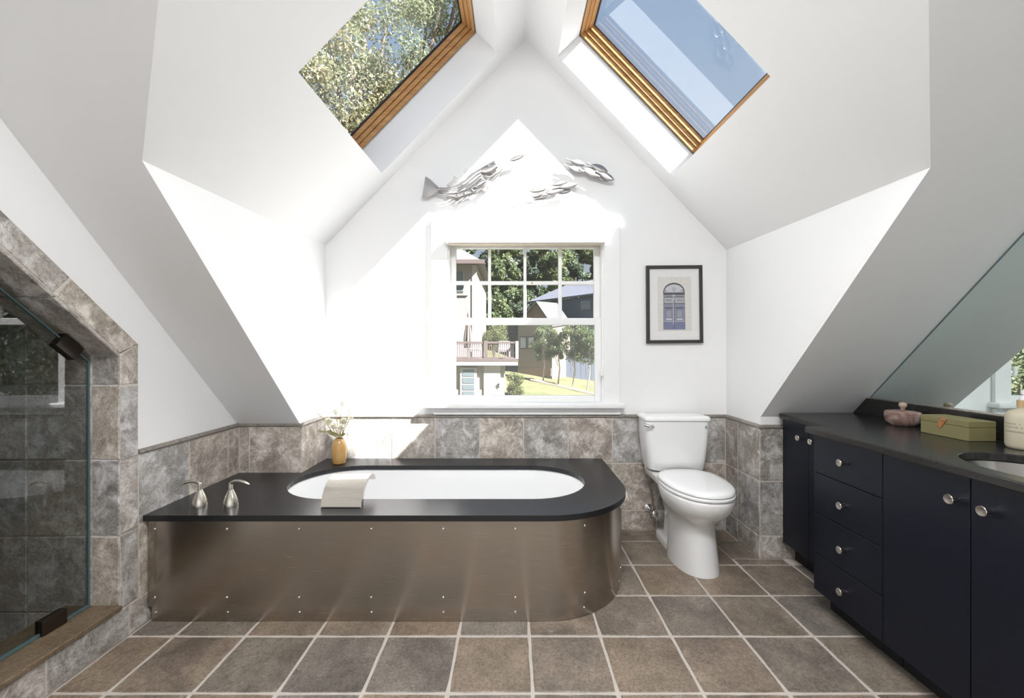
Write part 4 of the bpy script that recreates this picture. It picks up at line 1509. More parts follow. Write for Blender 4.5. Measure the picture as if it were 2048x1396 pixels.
for y in range(560, 1080, 64):
    for x0, x1 in ((296, 356), (726, 800)):
        jn.add([fr_pt(*c2(x0, y)) + Vector((0, .0088, 0)), fr_pt(*c2(x1, y)) + Vector((0, .0088, 0)), fr_pt(*c2(x1, y + 4)) + Vector((0, .0088, 0)), fr_pt(*c2(x0, y + 4)) + Vector((0, .0088, 0))], [(0, 1, 2, 3)])
tag(jn.build('stone_joints', LIN, pr_), kind='stuff')
MB().add([fr_pt(a, b) + Vector((0, 0.004, 0)) for a, b in ((wf, hf), (1 - wf, hf), (1 - wf, 1 - hf), (wf, 1 - hf))], [(0, 1, 2, 3)]).build('glazing', PICGLASS, pf)

# ------------------------------------------------------------------ steel fish on the gable wall
FYD = D - 0.045
FS = 220 / 2048


def fp(x, y, dy=0.0, base=(840, 300), s=FS):
    yy = FYD + dy
    return P(base[0] + x * s, base[1] + y * s, yy)


def resample(pts, n):
    ps = [Vector(p) for p in pts]
    L = [0]
    for i in range(len(ps) - 1):
        L.append(L[-1] + (ps[i + 1] - ps[i]).length)
    out = []
    for k in range(n):
        s = L[-1] * k / (n - 1)
        for i in range(len(ps) - 1):
            if s <= L[i + 1] + 1e-9:
                t = (s - L[i]) / max(1e-9, L[i + 1] - L[i])
                out.append(ps[i].lerp(ps[i + 1], t))
                break
    return out


def ribbon(up, lo, n=24, m=6, bulge=0.01, thick=0.0016, base=(840, 300), s=FS, dy=0.0):
    """curved plate between two measured edges, bulging out from the wall"""
    U, L = resample(up, n), resample(lo, n)
    mb = MB()
    top, bot = [], []
    for i in range(n):
        for j in range(m + 1):
            t = j / m
            p = U[i].lerp(L[i], t)
            b = bulge * math.sin(PI * t)
            top.append(fp(p.x, p.y, dy - b, base, s))
            bot.append(fp(p.x, p.y, dy - b + thick, base, s))
    k = len(top)
    fs = []
    for i in range(n - 1):
        for j in range(m):
            a, b, c, d = i * (m + 1) + j, i * (m + 1) + j + 1, (i + 1) * (m + 1) + j + 1, (i + 1) * (m + 1) + j
            fs.append((a, b, c, d))
            fs.append((k + d, k + c, k + b, k + a))
    rim = [i * (m + 1) for i in range(n)] + [(n - 1) * (m + 1) + j for j in range(1, m + 1)] + [i * (m + 1) + m for i in range(n - 2, -1, -1)] + [j for j in range(m - 1, 0, -1)]
    for a, b in zip(rim, rim[1:] + rim[:1]):
        fs.append((a, b, k + b, k + a))
    mb.add(top + bot, fs)
    return mb


bass = thing('steel_bass_sculpture', 'large cut steel bass wall sculpture with striped body and open mouth', 'wall sculpture', tuple(fp(800, 700)))
ribbon([(350, 700), (520, 700), (680, 660), (820, 570), (940, 460), (1040, 390), (1115, 345)], [(340, 735), (520, 722), (700, 690), (840, 605), (960, 500), (1060, 425), (1120, 392)], bulge=0.006, dy=0.004).build('back_plate', FISHST, bass, smooth=True)
ribbon([(335, 742), (520, 732), (700, 700), (850, 618), (970, 515), (1060, 445), (1130, 408)], [(330, 762), (520, 752), (710, 722), (870, 640), (990, 540), (1080, 470), (1140, 440)], bulge=0.005, dy=-0.002).build('stripe', FISHST, bass, smooth=True)
ribbon([(328, 768), (520, 760), (715, 735), (880, 652), (1000, 560), (1090, 490), (1145, 462)], [(325, 782), (520, 778), (720, 755), (890, 685), (1010, 600), (1100, 520), (1150, 490)], bulge=0.005, dy=-0.005).build('stripe', FISHST, bass, smooth=True)
ribbon([(325, 788), (520, 800), (720, 775), (900, 700), (1010, 628), (1100, 545), (1160, 515)], [(330, 800), (500, 830), (700, 815), (880, 745), (1000, 665), (1040, 632), (1080, 600)], bulge=0.005, dy=-0.003).build('stripe', FISHST, bass, smooth=True)
ribbon([(340, 795), (500, 815), (690, 800), (860, 740), (980, 690), (1120, 690), (1250, 605)], [(360, 815), (500, 870), (680, 940), (860, 870), (960, 850), (1100, 760), (1245, 640)], bulge=0.010, dy=0.0).build('belly_plate', FISHST, bass, smooth=True)
ribbon([(1010, 690), (1060, 600), (1130, 545), (1200, 545), (1258, 572)], [(1010, 695), (1080, 695), (1150, 670), (1215, 625), (1262, 580)], bulge=0.008, dy=-0.016).build('pectoral_fin', FISHST, bass, smooth=True)
for cx_, cy_, r_ in ((965, 750, 30), (832, 815, 27), (700, 845, 22)):
    rr_ = []
    for rad in (r_, r_ * 0.55):
        rr_.append([fp(cx_ + rad * math.cos(2 * PI * k / 16), cy_ + rad * math.sin(2 * PI * k / 16), -0.013 if rad == r_ else -0.016) for k in range(16)])
    MB().loft(rr_, False, False).build('belly_ring', FISHST, bass, smooth=True)
ribbon([(1115, 345), (1200, 295), (1300, 235), (1410, 185)], [(1140, 460), (1220, 500), (1330, 480), (1425, 400)], bulge=0.022, dy=-0.006, m=8).build('head_plate', FISHST, bass, smooth=True)
ribbon([(1410, 190), (1440, 235), (1460, 290)], [(1360, 330), (1390, 350), (1440, 350)], bulge=0.012, dy=-0.010).build('upper_jaw', FISHST, bass, smooth=True)
ribbon([(1270, 560), (1400, 440), (1480, 390), (1550, 310)], [(1285, 590), (1360, 600), (1480, 470), (1556, 330)], bulge=0.012, dy=-0.004).build('lower_jaw', FISHST, bass, smooth=True)
ribbon([(1150, 470), (1240, 500), (1330, 485), (1420, 410)], [(1180, 530), (1240, 570), (1290, 550), (1420, 440)], bulge=0.008, dy=0.004).build('gill_plate', FISHST, bass, smooth=True)
MB().lathe([(0.006, 0), (0.005, -0.003), (0.001, -0.004)], tuple(fp(1275, 275, -0.022)), 'Y', 14).build('eye', CHROME, bass, smooth=True)
ribbon([(345, 690), (270, 620), (190, 545), (100, 490)], [(330, 805), (250, 830), (150, 885), (35, 890)], bulge=0.004, dy=0.006, m=10).build('tail_fin', FISHST, bass, smooth=True)


def ray_fin(name, edge, rays, foot, dy=0.005):
    mb = MB()
    for i in range(len(rays)):
        a = Vector(rays[i][0])
        b = Vector(rays[i][1])
        d = (b - a).normalized()
        w = Vector((-d.y, d.x)) * 5.0
        pts = [a - w, b - w * 0.6, b + w * 0.6, a + w]
        mb.prism([fp(p.x, p.y, dy) for p in pts], (0, 0.0016, 0))
    pts = foot
    mb.prism([fp(x, y, dy + 0.0002) for x, y in pts], (0, 0.0012, 0))
    return tag(mb.build(name, FISHST, bass), None, None)


ray_fin('dorsal_fin', None, [((560, 668), (495, 655)), ((590, 655), (520, 640)), ((615, 640), (560, 618)), ((645, 625), (590, 590)), ((675, 610), (620, 560)), ((705, 598), (640, 530)), ((745, 580), (628, 485)), ((640, 500), (620, 570)), ((620, 570), (490, 660))], [(500, 672), (640, 630), (770, 570), (820, 575), (700, 660), (520, 702)])
ray_fin('spiny_fin', None, [((900, 480), (825, 462)), ((915, 460), (825, 428)), ((930, 438), (820, 402)), ((945, 418), (820, 375)), ((960, 405), (850, 350)), ((975, 400), (905, 360))], [(870, 530), (895, 480), (960, 398), (1000, 405), (1040, 395), (940, 470)])
ray_fin('anal_fin', None, [((500, 880), (620, 985)), ((540, 890), (630, 970)), ((590, 900), (650, 1000)), ((640, 915), (665, 1045)), ((690, 925), (668, 1045)), ((735, 905), (670, 1040))], [(490, 870), (560, 880), (680, 925), (760, 890), (700, 960), (600, 925)])
ray_fin('ventral_fin', None, [((1190, 700), (1230, 790)), ((1215, 690), (1248, 795)), ((1240, 680), (1250, 790)), ((1160, 740), (1240, 795))], [(1150, 735), (1250, 650), (1245, 760), (1200, 760)])
MB().tube([fp(1000, 760, 0.0), fp(1000, 760, 0.043)], 0.003, 8).build('standoff', FISHST, bass)
MB().tube([fp(500, 760, 0.0), fp(500, 760, 0.043)], 0.003, 8).build('standoff', FISHST, bass)


def small_fish(name, parent, x0, y0, x1, y1, w, base, s, dy, bulge=0.006):
    """one bait fish from its tail root (x0,y0) to its nose (x1,y1)"""
    a, b = Vector((x0, y0)), Vector((x1, y1))
    d = b - a
    nrm = Vector((d.y, -d.x)).normalized()
    if nrm.y > 0:
        nrm = -nrm
    up, lo = [], []
    for t, h in ((-0.16, 0.42), (-0.06, 0.16), (0.0, 0.12), (0.08, 0.22), (0.25, 0.75), (0.45, 1.0), (0.65, 0.98), (0.82, 0.72), (0.94, 0.36), (1.0, 0.04)):
        c = a + d * t
        up.append(tuple(c + nrm * w * h))
        lo.append(tuple(c - nrm * w * h))
    o = ribbon(up, lo, 18, 4, bulge, 0.0012, base, s, dy).build(name, FISHST, parent, smooth=True)
    e = a + d * 0.92 + nrm * w * 0.12
    MB().lathe([(0.0022, 0), (0.002, -0.002)], tuple(fp(e.x, e.y, dy - bulge - 0.001, base, s)), 'Y', 8).build('eye', CHROME, o)
    return o


lone = thing('single_steel_fish', 'single small steel fish swimming just ahead of the bass mouth', 'wall sculpture', tuple(fp(1770, 160)))
small_fish('fish', lone, 1640, 210, 1945, 98, 42, (840, 300), FS, 0.0)
MB().tube([fp(1800, 155, 0.0), fp(1800, 155, 0.043)], 0.0025, 8).build('standoff', FISHST, lone)
B2, S2 = (1030, 300), 210 / 2048
sch1 = thing('steel_fish_school', 'school of small steel fish rising toward the window peak, sunlit lower group', 'wall sculpture', tuple(fp(700, 800, 0, B2, S2)))
for k, (x0, y0, x1, y1, w, dy) in enumerate(((260, 815, 620, 760, 48, 0.0), (300, 925, 560, 850, 42, 0.004), (310, 965, 680, 890, 44, 0.010), (560, 850, 950, 775, 62, -0.008), (680, 690, 1030, 625, 48, 0.004), (820, 740, 1235, 665, 58, -0.010), (800, 850, 1120, 775, 50, 0.010))):
    small_fish('fish', sch1, x0, y0, x1, y1, w, B2, S2, dy)
MB().tube([fp(800, 800, 0.0, B2, S2), fp(800, 800, 0.043, B2, S2)], 0.003, 8).build('standoff', FISHST, sch1)
sch2 = thing('steel_fish_school', 'school of small steel fish diving away from the bass, shaded upper group', 'wall sculpture', tuple(fp(1450, 400, 0, B2, S2)))
for k, (x0, y0, x1, y1, w, dy) in enumerate(((1050, 190, 1375, 290, 55, 0.0), (1020, 315, 1360, 440, 66, 0.004), (1290, 345, 1650, 440, 58, 0.006), (1320, 385, 1660, 520, 66, -0.006), (1470, 280, 1810, 430, 72, 0.0), (1530, 470, 1830, 610, 56, 0.010), (1630, 440, 1935, 590, 66, -0.010))):
    small_fish('fish', sch2, x0, y0, x1, y1, w, B2, S2, dy)
MB().tube([fp(1500, 420, 0.0, B2, S2), fp(1500, 420, 0.043, B2, S2)], 0.003, 8).build('standoff', FISHST, sch2)

# ------------------------------------------------------------------ outdoors
def ground_z(x, y):
    xx = min(max(x, -0.7), 9.0)
    z = -1.846 - 0.174 * xx + 0.038 * y
    if y < 25:
        z -= 0.09 * (25 - y)
    if y > 44:
        z += 0.28 * (y - 44)
    return z


def lawn_mat():
    m, n, l, b = new_mat('sunny_lawn')
    tc = n.new('ShaderNodeTexCoord')
    t = n.new('ShaderNodeTexNoise')
    t.inputs['Scale'].default_value = 0.8
    t.inputs['Detail'].default_value = 8
    t.inputs['Roughness'].default_value = 0.7
    l.new(tc.outputs['Object'], t.inputs['Vector'])
    r = n.new('ShaderNodeValToRGB')
    r.color_ramp.elements[0].position = 0.35
    r.color_ramp.elements[0].color = (0.080, 0.092, 0.032, 1)
    r.color_ramp.elements[1].position = 0.65
    r.color_ramp.elements[1].color = (0.165, 0.150, 0.068, 1)
    l.new(t.outputs['Fac'], r.inputs[0])
    l.new(r.outputs[0], b.inputs['Base Color'])
    b.inputs['Roughness'].default_value = 0.9
    return m


gx = [-70 + 4 * k for k in range(36)]
gy = [6 + 2.0 * k for k in range(45)]
gv = [(x, y, ground_z(x, y)) for y in gy for x in gx]
gf = []
for j in range(len(gy) - 1):
    for i in range(len(gx) - 1):
        a = j * len(gx) + i
        gf.append((a, a + 1, a + 1 + len(gx), a + len(gx)))
lawn = MB().add(gv, gf).build('lawn', lawn_mat(), smooth=True)
struct(lawn, 'sunny green lawn sloping between the houses outside the window', 'lawn')
# mulch bed under the saplings
mul = MB()
path = []
for k in range(13):
    u = 1060 + k * 13
    v = 757 + (u - 1060) * 0.255
    y = 31.0 - k * 0.25
    x = wx(u, y)
    path.append((x, y))
vs_, fs_ = [], []
for k, (x, y) in enumerate(path):
    for dy in (-0.55, 0.0, 0.55):
        vs_.append((x, y + dy, ground_z(x, y + dy) + (0.14 if dy == 0 else 0.02)))
for k in range(len(path) - 1):
    for j_ in range(2):
        a = k * 3 + j_
        fs_.append((a, a + 3, a + 4, a + 1))
mulch = mul.add(vs_, fs_).build('mulch_bed', pbr('bark_mulch', (0.20, 0.13, 0.10), 0.95, noise=0.35, nscale=6), smooth=True)
tag(mulch, 'strip of brown mulch crossing the lawn under the saplings', 'mulch')

SIDING = pbr('cream_siding', (0.34, 0.30, 0.27), 0.8, noise=0.04, nscale=4)
SIDWHT = pbr('white_house_trim', (0.44, 0.42, 0.40), 0.7, noise=0.03)
ROOFG = pbr('grey_shingle_roof', (0.15, 0.14, 0.145), 0.9, noise=0.15, nscale=5)
PANE = pbr('house_window_glass', (0.16, 0.19, 0.20), 0.1, noise=0.1)
DECKW = pbr('brown_deck_paint', (0.15, 0.11, 0.10), 0.7, noise=0.1, nscale=5)
STONEB = pbr('pinkish_stone_base', (0.36, 0.30, 0.28), 0.85, noise=0.2, nscale=6)
HY = 24.0
house = thing('neighbor_house', 'cream neighbouring house with grey hip roof behind its raised deck', 'building', (-6, 28, -2))
hx1 = wx(952, HY)
MB().box(-14, hx1, HY, 33, -3, wz(528, HY)).build('walls', SIDING, house)
MB().box(wx(944, HY), hx1 + 0.04, HY - 0.05, HY, 0.5, wz(530, HY)).build('corner_board', SIDWHT, house)
rz = wz(524, 23.4)
ex1 = wx(968, 23.4)
MB().add([(-15, 23.3, rz), (ex1, 23.3, rz), (ex1, 34, rz), (-15, 34, rz), (-11, 28.7, 9.6), (ex1 - 4.6, 28.7, 9.6)], [(0, 1, 5, 4), (1, 2, 5), (2, 3, 4, 5), (3, 0, 4), (0, 3, 2, 1)]).build('roof', ROOFG, house)
MB().box(-15, ex1 + 0.05, 23.2, 23.32, rz - 0.12, rz + 0.1).build('gutter', DECKW, house)
for (va, vb) in ((543, 563), (571, 584)):
    w_ = MB().box(wx(905, HY), wx(928, HY), HY - 0.06, HY, wz(vb, HY), wz(va, HY)).build('window', SIDWHT, house)
    MB().box(wx(907, HY), wx(926.5, HY), HY - 0.075, HY - 0.06, wz(vb - 1, HY), wz(va + 1, HY)).build('pane', PANE, w_)
MB().box(-12, wx(936, HY), HY - 0.08, HY, wz(591, HY), wz(588, HY)).build('belt_moulding', SIDWHT, house)
LY = 21.15
LX1 = wx(1008, LY)
MB().box(-14, LX1, LY, 24.2, -3, wz(730, LY)).build('lower_wall', SIDING, house)
MB().box(-14, LX1 + 0.02, LY - 0.06, LY, -3, wz(779, LY)).build('stone_base', STONEB, house)
w_ = MB().box(wx(921, LY), wx(954, LY), LY - 0.12, LY, -3, wz(735, LY)).build('window', SIDWHT, house)
for (va, vb) in ((739, 752), (755, 766), (769, 779), (782, 794)):
    MB().box(wx(926, LY), wx(949, LY), LY - 0.14, LY - 0.11, wz(vb, LY), wz(va, LY)).build('pane', PANE, w_)
dr_ = MB().box(wx(968, LY), wx(1001, LY), LY - 0.12, LY, -3, wz(731, LY)).build('door', SIDWHT, house)
MB().lathe([(0.05, 0), (0.05, -0.06), (0.02, -0.07)], (wx(997.5, LY), LY - 0.13, wz(768, LY)), 'Y', 10).build('door_knob', GASKET, dr_)
MB().lathe([(0.04, 0), (0.04, -0.04)], (wx(997.5, LY), LY - 0.13, wz(773, LY)), 'Y', 10).build('door_lock', GASKET, dr_)

DY = 20.8
dk = thing('house_deck', 'raised brown deck with spindle railing on the cream house', 'deck', (-4, 22, 0.6))
dx1 = wx(1037, DY)
MB().box(-10, dx1, DY, 23.95, wz(722, DY), wz(718, DY)).build('floor_boards', DECKW, dk)
MB().box(-10, wx(1036, DY), DY + 0.02, DY + 0.1, wz(731, DY), wz(722, DY)).build('fascia', pbr('grey_fascia', (0.42, 0.38, 0.37), 0.8, noise=0.06), dk)
MB().box(-10, dx1 - 0.1, DY + 0.03, DY + 0.13, wz(687, DY), wz(683, DY)).build('top_rail', DECKW, dk)
MB().box(-10, dx1 - 0.1, DY + 0.05, DY + 0.11, wz(716.5, DY), wz(714, DY)).build('bottom_rail', DECKW, dk)
MB().box(wx(1031, DY), dx1, DY, DY + 0.18, wz(719, DY), wz(682.5, DY)).build('end_post', SIDWHT, dk)
MB().box(wx(968, DY), wx(975, DY), DY, DY + 0.18, wz(718, DY), wz(681, DY)).build('post', DECKW, dk)
bal = MB()
xx = -6.0
while xx < dx1 - 0.2:
    bal.box(xx, xx + 0.035, DY + 0.06, DY + 0.10, wz(715, DY), wz(686, DY))
    xx += 0.105
tag(bal.build('spindles', DECKW, dk), kind='stuff')
MB().box(dx1 - 0.16, dx1 - 0.06, DY + 0.2, 23.5, wz(687, DY), wz(683, DY)).build('side_rail', DECKW, dk)

um = thing('patio_umbrella', 'closed taupe patio umbrella standing on the deck', 'umbrella', (wx(936, 21.8), 21.8, wz(718, DY)))
uy = 21.8
prof_ = []
UMB = pbr('taupe_canvas', (0.16, 0.13, 0.115), 0.9, noise=0.15, nscale=8)
rings = []
for v, hw in ((696, 6.5), (690, 8.2), (675, 7.4), (655, 5.0), (640, 3.2), (632, 1.2)):
    r_ = hw / FPX * uy
    rings.append([Vector((wx(936, uy) + r_ * (1 + 0.16 * math.cos(8 * a)) * math.cos(a), uy + r_ * (1 + 0.16 * math.cos(8 * a)) * math.sin(a), wz(v, uy))) for a in [2 * PI * k / 48 for k in range(48)]])
MB().loft(rings).build('canopy', UMB, um, smooth=True)
MB().lathe([(0.03, 0), (0.03, 2.2), (0.05, 2.25), (0.01, 2.4)], (wx(936, uy), uy, wz(719, DY) + 0.02), 'Z', 10).build('pole', DECKW, um)


def lounge(u, label):
    y = 22.3
    x = wx(u, y)
    z0 = wz(718, DY)
    t = thing('patio_chair', label, 'chair', (x, y, z0), group='patio chairs on the deck')
    fm = pbr('grey_chair_frame', (0.30, 0.29, 0.30), 0.7, noise=0.1)
    cu = pbr('white_cushion', (0.42, 0.41, 0.40), 0.8, noise=0.04)
    MB().box(x - 0.32, x + 0.32, y - 0.3, y + 0.35, z0 + 0.36, z0 + 0.42).build('seat_frame', fm, t)
    MB().box(x - 0.30, x + 0.30, y - 0.28, y + 0.30, z0 + 0.42, z0 + 0.55).build('cushion', cu, t, bevel=0.04)
    m_ = Matrix.Translation((x, y + 0.33, z0 + 0.5)) @ Matrix.Rotation(0.3, 4, 'X')
    MB().box(-0.3, 0.3, -0.05, 0.08, -0.05, 0.42, m_).build('back_cushion', cu, t, bevel=0.04)
    for sx in (-0.29, 0.29):
        for sy in (-0.26, 0.30):
            MB().box(x + sx - 0.03, x + sx + 0.03, y + sy - 0.03, y + sy + 0.03, z0 + 0.003, z0 + 0.36).build('leg', fm, t)


lounge(950, 'white cushioned patio chair beside the closed umbrella')
lounge(1008, 'white cushioned patio chair near the end post of the deck')

# beige outbuilding with a small gable
gar = thing('beige_cottage', 'beige cottage with pale gabled roof beyond the deck', 'building', (2, 37, -1))
BEIGEW = pbr('beige_clapboard', (0.19, 0.165, 0.125), 0.85, noise=0.08, nscale=5)
A, B, C = P(1036, 648, 36), P(1104, 650, 34.4), P(1074, 606, 35.2)
Cb = P(1114, 609, 42)
rv = Cb - C
A2, B2_ = A + rv, B + rv
MB().add([(A.x, A.y, -3), (B.x, B.y, -3), (B2_.x, B2_.y, -3), (A2.x, A2.y, -3), A, B, B2_, A2, C, Cb], [(0, 1, 5, 8, 4), (1, 2, 6, 5), (2, 3, 7, 9, 6), (3, 0, 4, 7)]).build('walls', BEIGEW, gar)
up = Vector((0, 0, 0.15))
e1, e2 = (B - C) * 0.08, (A - C) * 0.08
fwd = -rv * 0.05
MB().prism([C + fwd, B + e1 + fwd, B2_ + e1, Cb], up).build('roof', pbr('pale_shingles', (0.10, 0.098, 0.096), 0.9, noise=0.1, nscale=5), gar)
MB().prism([C + fwd, A + e2 + fwd, A2 + e2, Cb], up).build('roof', ROOFG, gar)
d_ab = (B - A).normalized()
nm_ = Vector((d_ab.y, -d_ab.x, 0))
if nm_.y > 0:
    nm_ = -nm_
for (ua, ub) in ((1041, 1054), (1057, 1070)):
    def onw(u, v):
        # point of the cottage's front wall seen at u, v
        t0 = 34 + 2
        lo, hi = 30.0, 40.0
        for _ in range(50):
            mid = (lo + hi) / 2
            p = P(u, v, mid)
            if (p - A).dot(Vector((d_ab.y, -d_ab.x, 0))) * (1 if nm_.y == -d_ab.x else -1) > 0:
                lo = mid
            else:
                hi = mid
        return P(u, v, (lo + hi) / 2)
    pts = [onw(ua, 698), onw(ub, 698), onw(ub, 673), onw(ua, 673)]
    wf_ = MB().prism([p + nm_ * 0.02 for p in pts], nm_ * 0.08).build('window', GASKET, gar)
    c_ = sum(pts, Vector()) / 4
    MB().prism([c_ + (p - c_) * 0.84 + nm_ * 0.06 for p in pts], nm_ * 0.06).build('pane', pbr('reflecting_pane', (0.32, 0.36, 0.36), 0.15, noise=0.2, nscale=2), wf_)
MB().prism([onw(1037, 752), onw(1103, 752), onw(1103, 737), onw(1037, 737)], nm_ * 0.12).build('stone_base', pbr('brown_base', (0.22, 0.16, 0.12), 0.9, noise=0.15), gar)

# blue-grey house behind it
bl = thing('blue_grey_house', 'blue-grey shingled house with wide roof behind the cottage', 'building', (8, 44, 0))
BLU = pbr('blue_grey_shingle', (0.10, 0.12, 0.16), 0.85, noise=0.08, nscale=4)
eLp, eRp = P(1055, 607, 46), P(1240, 584, 40)
rRp, rLp = P(1255, 548, 48), P(1130, 574, 53)
MB().prism([eLp, eRp, rRp, rLp], (0, 0, 0.2)).build('roof', pbr('slate_roof', (0.11, 0.115, 0.14), 0.9, noise=0.12, nscale=3), bl)
wL, wR = P(1064, 607, 46.3), P(1240, 585, 40.3)
MB().prism([(wL.x, wL.y, -3), (wR.x, wR.y, -3), wR, wL], (0, 3.0, 0)).build('walls', BLU, bl)
wdir = (wR - wL)


def on_bl(u, v):
    lo, hi = 35.0, 50.0
    nb = Vector((wdir.y, -wdir.x, 0)).normalized()
    for _ in range(50):
        mid = (lo + hi) / 2
        if (P(u, v, mid) - wL).dot(nb) > 0:
            hi, lo = (hi, mid) if nb.y < 0 else (mid, lo)
        else:
            hi, lo = (mid, lo) if nb.y < 0 else (hi, mid)
    return P(u, v, (lo + hi) / 2)


pts = [on_bl(1161, 620), on_bl(1181, 618), on_bl(1181, 600), on_bl(1161, 602)]
wq = MB().prism([p + Vector((0, -0.02, 0)) for p in pts], (0, -0.1, 0)).build('window', pbr('slate_trim', (0.16, 0.19, 0.24), 0.7, noise=0.05), bl)
c_ = sum(pts, Vector()) / 4
MB().prism([c_ + (p - c_) * 0.82 + Vector((0, -0.08, 0)) for p in pts], (0, -0.06, 0)).build('pane', PANE, wq)

fen = thing('board_fence', 'blue-grey board fence behind the saplings on the lawn', 'fence', (6, 39.5, -1))
FEN = pbr('blue_grey_boards', (0.11, 0.125, 0.16), 0.85, noise=0.1, nscale=4)
fxx = wx(1110, 39.5)
fb = None
while fxx < wx(1200, 39.5):
    z0 = ground_z(fxx, 39.5) - 0.1
    MB().box(fxx, fxx + 0.46, 39.5, 39.56, z0, z0 + 2.1).build('board', FEN, fen)
    fxx += 0.48
MB().box(wx(1110, 39.5), fxx, 39.57, 39.63, -0.6, -0.45).build('rail', FEN, fen)


# ---- foliage: every crown is its own mesh of separate leaf blades
def leaves(centers, radii, n, size, squash=1.0):
    k = len(centers)
    idx = rng.integers(0, k, n)
    c = np.asarray(centers)[idx]
    r = np.asarray(radii)[idx][:, None]
    d = rng.normal(size=(n, 3))
    d /= np.linalg.norm(d, axis=1)[:, None] + 1e-9
    rad = rng.random((n, 1)) ** (1 / 2.2)
    p = c + d * r * rad * np.array([1, 1, squash])
    a = rng.normal(size=(n, 3))
    a /= np.linalg.norm(a, axis=1)[:, None]
    b = np.cross(a, rng.normal(size=(n, 3)))
    b /= np.linalg.norm(b, axis=1)[:, None] + 1e-9
    s = size * rng.uniform(0.6, 1.3, (n, 1))
    a = a * s
    b = b * s * 0.42
    q_ = np.stack([p - a, p + b, p + a, p - b], axis=1).reshape(-1, 3)
    return q_


def leaf_obj(name, q_, mat, parent):
    n = len(q_) // 4
    o0 = np.array(ORG[parent.name])
    me = bpy.data.meshes.new(name)
    me.vertices.add(n * 4)
    me.vertices.foreach_set('co', (q_ - o0).astype(np.float32).ravel())
    me.loops.add(n * 4)
    me.loops.foreach_set('vertex_index', np.arange(n * 4, dtype=np.int32))
    me.polygons.add(n)
    me.polygons.foreach_set('loop_start', np.arange(0, n * 4, 4, dtype=np.int32))
    me.polygons.foreach_set('loop_total', np.full(n, 4, dtype=np.int32))
    me.update(calc_edges=True)
    me.materials.append(mat)
    o = bpy.data.objects.new(name, me)
    col.objects.link(o)
    o.parent = parent
    ORG[o.name] = ORG[parent.name]
    return o


BARK = pbr('grey_bark', (0.16, 0.125, 0.10), 0.9, noise=0.3, nscale=6, bump=0.3, bscale=12)
BARKL = pbr('pale_bark', (0.42, 0.36, 0.30), 0.9, noise=0.2, nscale=8)
LEAFA = leaf_mat('mixed_autumn_green', (0.12, 0.16, 0.09), (0.23, 0.25, 0.14), (0.42, 0.35, 0.23), 0.7)
LEAFB = leaf_mat('deep_woodland_green', (0.06, 0.09, 0.07), (0.11, 0.15, 0.09), (0.20, 0.22, 0.11), 0.35)
LEAFC = leaf_mat('garden_green', (0.08, 0.12, 0.06), (0.14, 0.18, 0.08), (0.26, 0.26, 0.10), 1.2)
LEAFD = leaf_mat('shrub_green', (0.07, 0.10, 0.03), (0.13, 0.15, 0.055), (0.23, 0.21, 0.09), 1.6)


def tree(name, label, cat, base, height, crown_c, crown_r, n_clu, n_leaf, size, mat, trunk_r, group=None, clu_r=0.35, bark=BARK, branches=6):
    t = thing(name, label, cat, tuple(base), group=group)
    cc, cr = Vector(crown_c), Vector(crown_r)
    cs, rs = [], []
    for _ in range(n_clu):
        d = Vector(rng.normal(size=3)).normalized() * (rng.random() ** 0.4)
        cs.append((cc.x + d.x * cr.x, cc.y + d.y * cr.y, cc.z + d.z * cr.z))
        rs.append(min(cr) * clu_r * rng.uniform(0.7, 1.3))
    leaf_obj('crown', leaves(cs, rs, n_leaf, size), mat, t)
    b = Vector(base)
    mb = MB()
    top = Vector((cc.x, cc.y, cc.z + cr.z * 0.4))
    mb.tube([b, b.lerp(top, 0.35) + Vector((0.03 * height, 0, 0)), b.lerp(top, 0.7), top], [trunk_r, trunk_r * 0.8, trunk_r * 0.5, trunk_r * 0.15], 8)
    for k in range(branches):
        e = Vector(cs[k * max(1, n_clu // max(1, branches)) % n_clu])
        s = b.lerp(top, 0.4 + 0.4 * k / max(1, branches))
        mb.tube([s, s.lerp(e, 0.5) + Vector((0, 0, 0.05 * height)), e], [trunk_r * 0.4, trunk_r * 0.25, trunk_r * 0.06], 6)
    mb.build('trunk', bark, t, smooth=True)
    return t


def P3(u, v, y):
    return tuple(P(u, v, y))


# tree seen through the skylight
tree('skylight_tree', 'tall leafy tree with autumn tints seen through the skylight', 'tree', (-4.6, 11.2, -3), 13, (-3.7, 10.6, 8.0), (2.3, 1.8, 2.6), 44, 26000, 0.052, LEAFA, 0.24, clu_r=0.30, branches=16)
tree('skylight_tree', 'darker tree top at the upper corner of the leafy skylight', 'tree', (-6.0, 14.5, -3), 16, (-1.6, 13.8, 12.9), (1.9, 1.4, 1.7), 16, 11000, 0.065, LEAFC, 0.22, clu_r=0.45, branches=6)
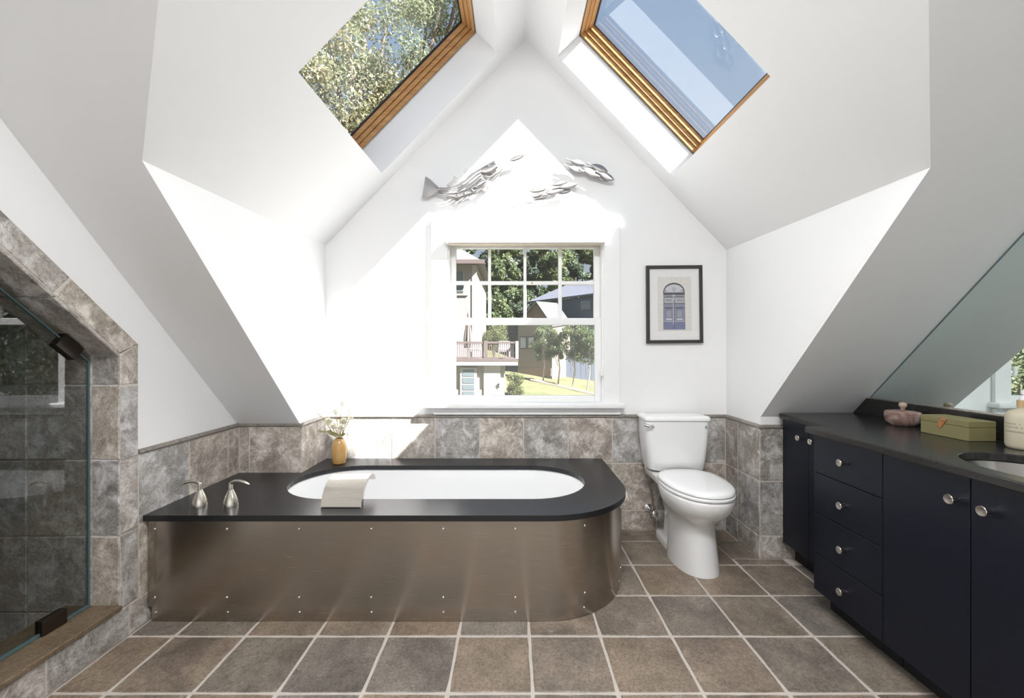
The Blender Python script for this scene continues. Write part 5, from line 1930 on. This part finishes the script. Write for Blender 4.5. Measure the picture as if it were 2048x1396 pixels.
# woodland behind the houses
bt = [(905, 58, 17.5, 3.0, LEAFB), (960, 66, 20.0, 3.4, LEAFB), (1010, 58, 17.5, 3.0, LEAFC), (1062, 66, 19.5, 3.4, LEAFB), (1105, 58, 17.5, 3.0, LEAFC), (1150, 66, 20.0, 3.4, LEAFB), (1205, 58, 17.0, 3.0, LEAFC), (985, 49, 8.0, 2.2, LEAFC), (1036, 50, 7.0, 1.5, LEAFB), (868, 66, 20, 3.4, LEAFB), (1252, 66, 20, 3.4, LEAFB)]
words_ = ['behind the cream house roof', 'just past the cream house corner', 'in the second column of window panes', 'with a pale split trunk in the third column of panes', 'above the cottage gable', 'above the blue-grey house', 'at the far end of the blue-grey roof', 'low behind the round shrub', 'low beside the cottage gable', 'hidden mostly by the window casing on the house side', 'hidden mostly by the window casing on the toilet side']
for (u, y, h, r, mt), w_ in zip(bt, words_):
    x = wx(u, y)
    g = ground_z(x, y)
    tree('woodland_tree', 'tall woodland tree ' + w_, 'tree', (x, y, g - 0.3), h, (x, y, h * 0.52), (r, r * 0.8, h * 0.50), 60, 24000 if h > 10 else 9000, 0.33 if h > 10 else 0.22, mt, 0.32, group='woodland behind the houses', clu_r=0.34, bark=BARKL if u == 1062 else BARK, branches=5)
# round shrub behind the deck and the one on the lawn
c = P(988, 676, 29)
tree('round_shrub', 'rounded green shrub rising just behind the deck railing', 'shrub', (c.x, 29, ground_z(c.x, 29)), 2, tuple(c), (1.15, 1.0, 0.85), 40, 5000, 0.06, LEAFD, 0.08, clu_r=0.40, branches=4)
c = P(1027, 778, 23.0)
tree('lawn_shrub', 'yellow-green shrub on the lawn beside the white door', 'shrub', (c.x, 23.0, ground_z(c.x, 23.0)), 1.5, tuple(c), (0.5, 0.5, 0.75), 26, 4200, 0.055, LEAFD, 0.05, clu_r=0.5, branches=4)
# saplings
for k, (u, vb, vt, ub, cw, ct, y, lab) in enumerate(((1086, 759, 728, 1086, 24, 640, 31.0, 'young tree on the mulch nearest the cottage windows'), (1116, 768, 722, 1116, 20, 655, 30.5, 'slim young tree second along the mulch bed'),
                                                     (1145, 776, 728, 1148, 28, 645, 30.0, 'young tree third along the mulch bed'), (1174, 783, 730, 1180, 30, 650, 29.5, 'young tree at the end of the mulch bed by the sash edge'))):
    b = P(u, vb, y)
    cc = P(ub, (vt + ct) / 2, y)
    rz_ = (vt - ct) / 2 / FPX * y
    rx_ = cw / FPX * y
    tree('sapling', lab, 'tree', (b.x, y, min(b.z, ground_z(b.x, y))), 4, tuple(cc), (rx_, rx_ * 0.8, rz_), 34, 4200, 0.075, LEAFC, 0.06, group='young trees on the lawn', clu_r=0.42, bark=BARKL, branches=4)

# trees at the sides of the garden: they show in the vanity mirror and in the shower glass
tree('garden_tree', 'dark leafy garden tree reflected in the shower glass', 'tree', (9.6, 11.5, -3), 7, (9.4, 11.2, 1.8), (3.4, 2.0, 4.2), 60, 12000, 0.11, LEAFB, 0.16, clu_r=0.45, branches=6)
tree('garden_tree', 'green and tan garden tree reflected in the vanity mirror', 'tree', (-10.2, 11.0, -3), 7, (-10.0, 10.6, 1.8), (3.4, 2.0, 4.2), 60, 12000, 0.11, LEAFA, 0.16, clu_r=0.45, branches=6)
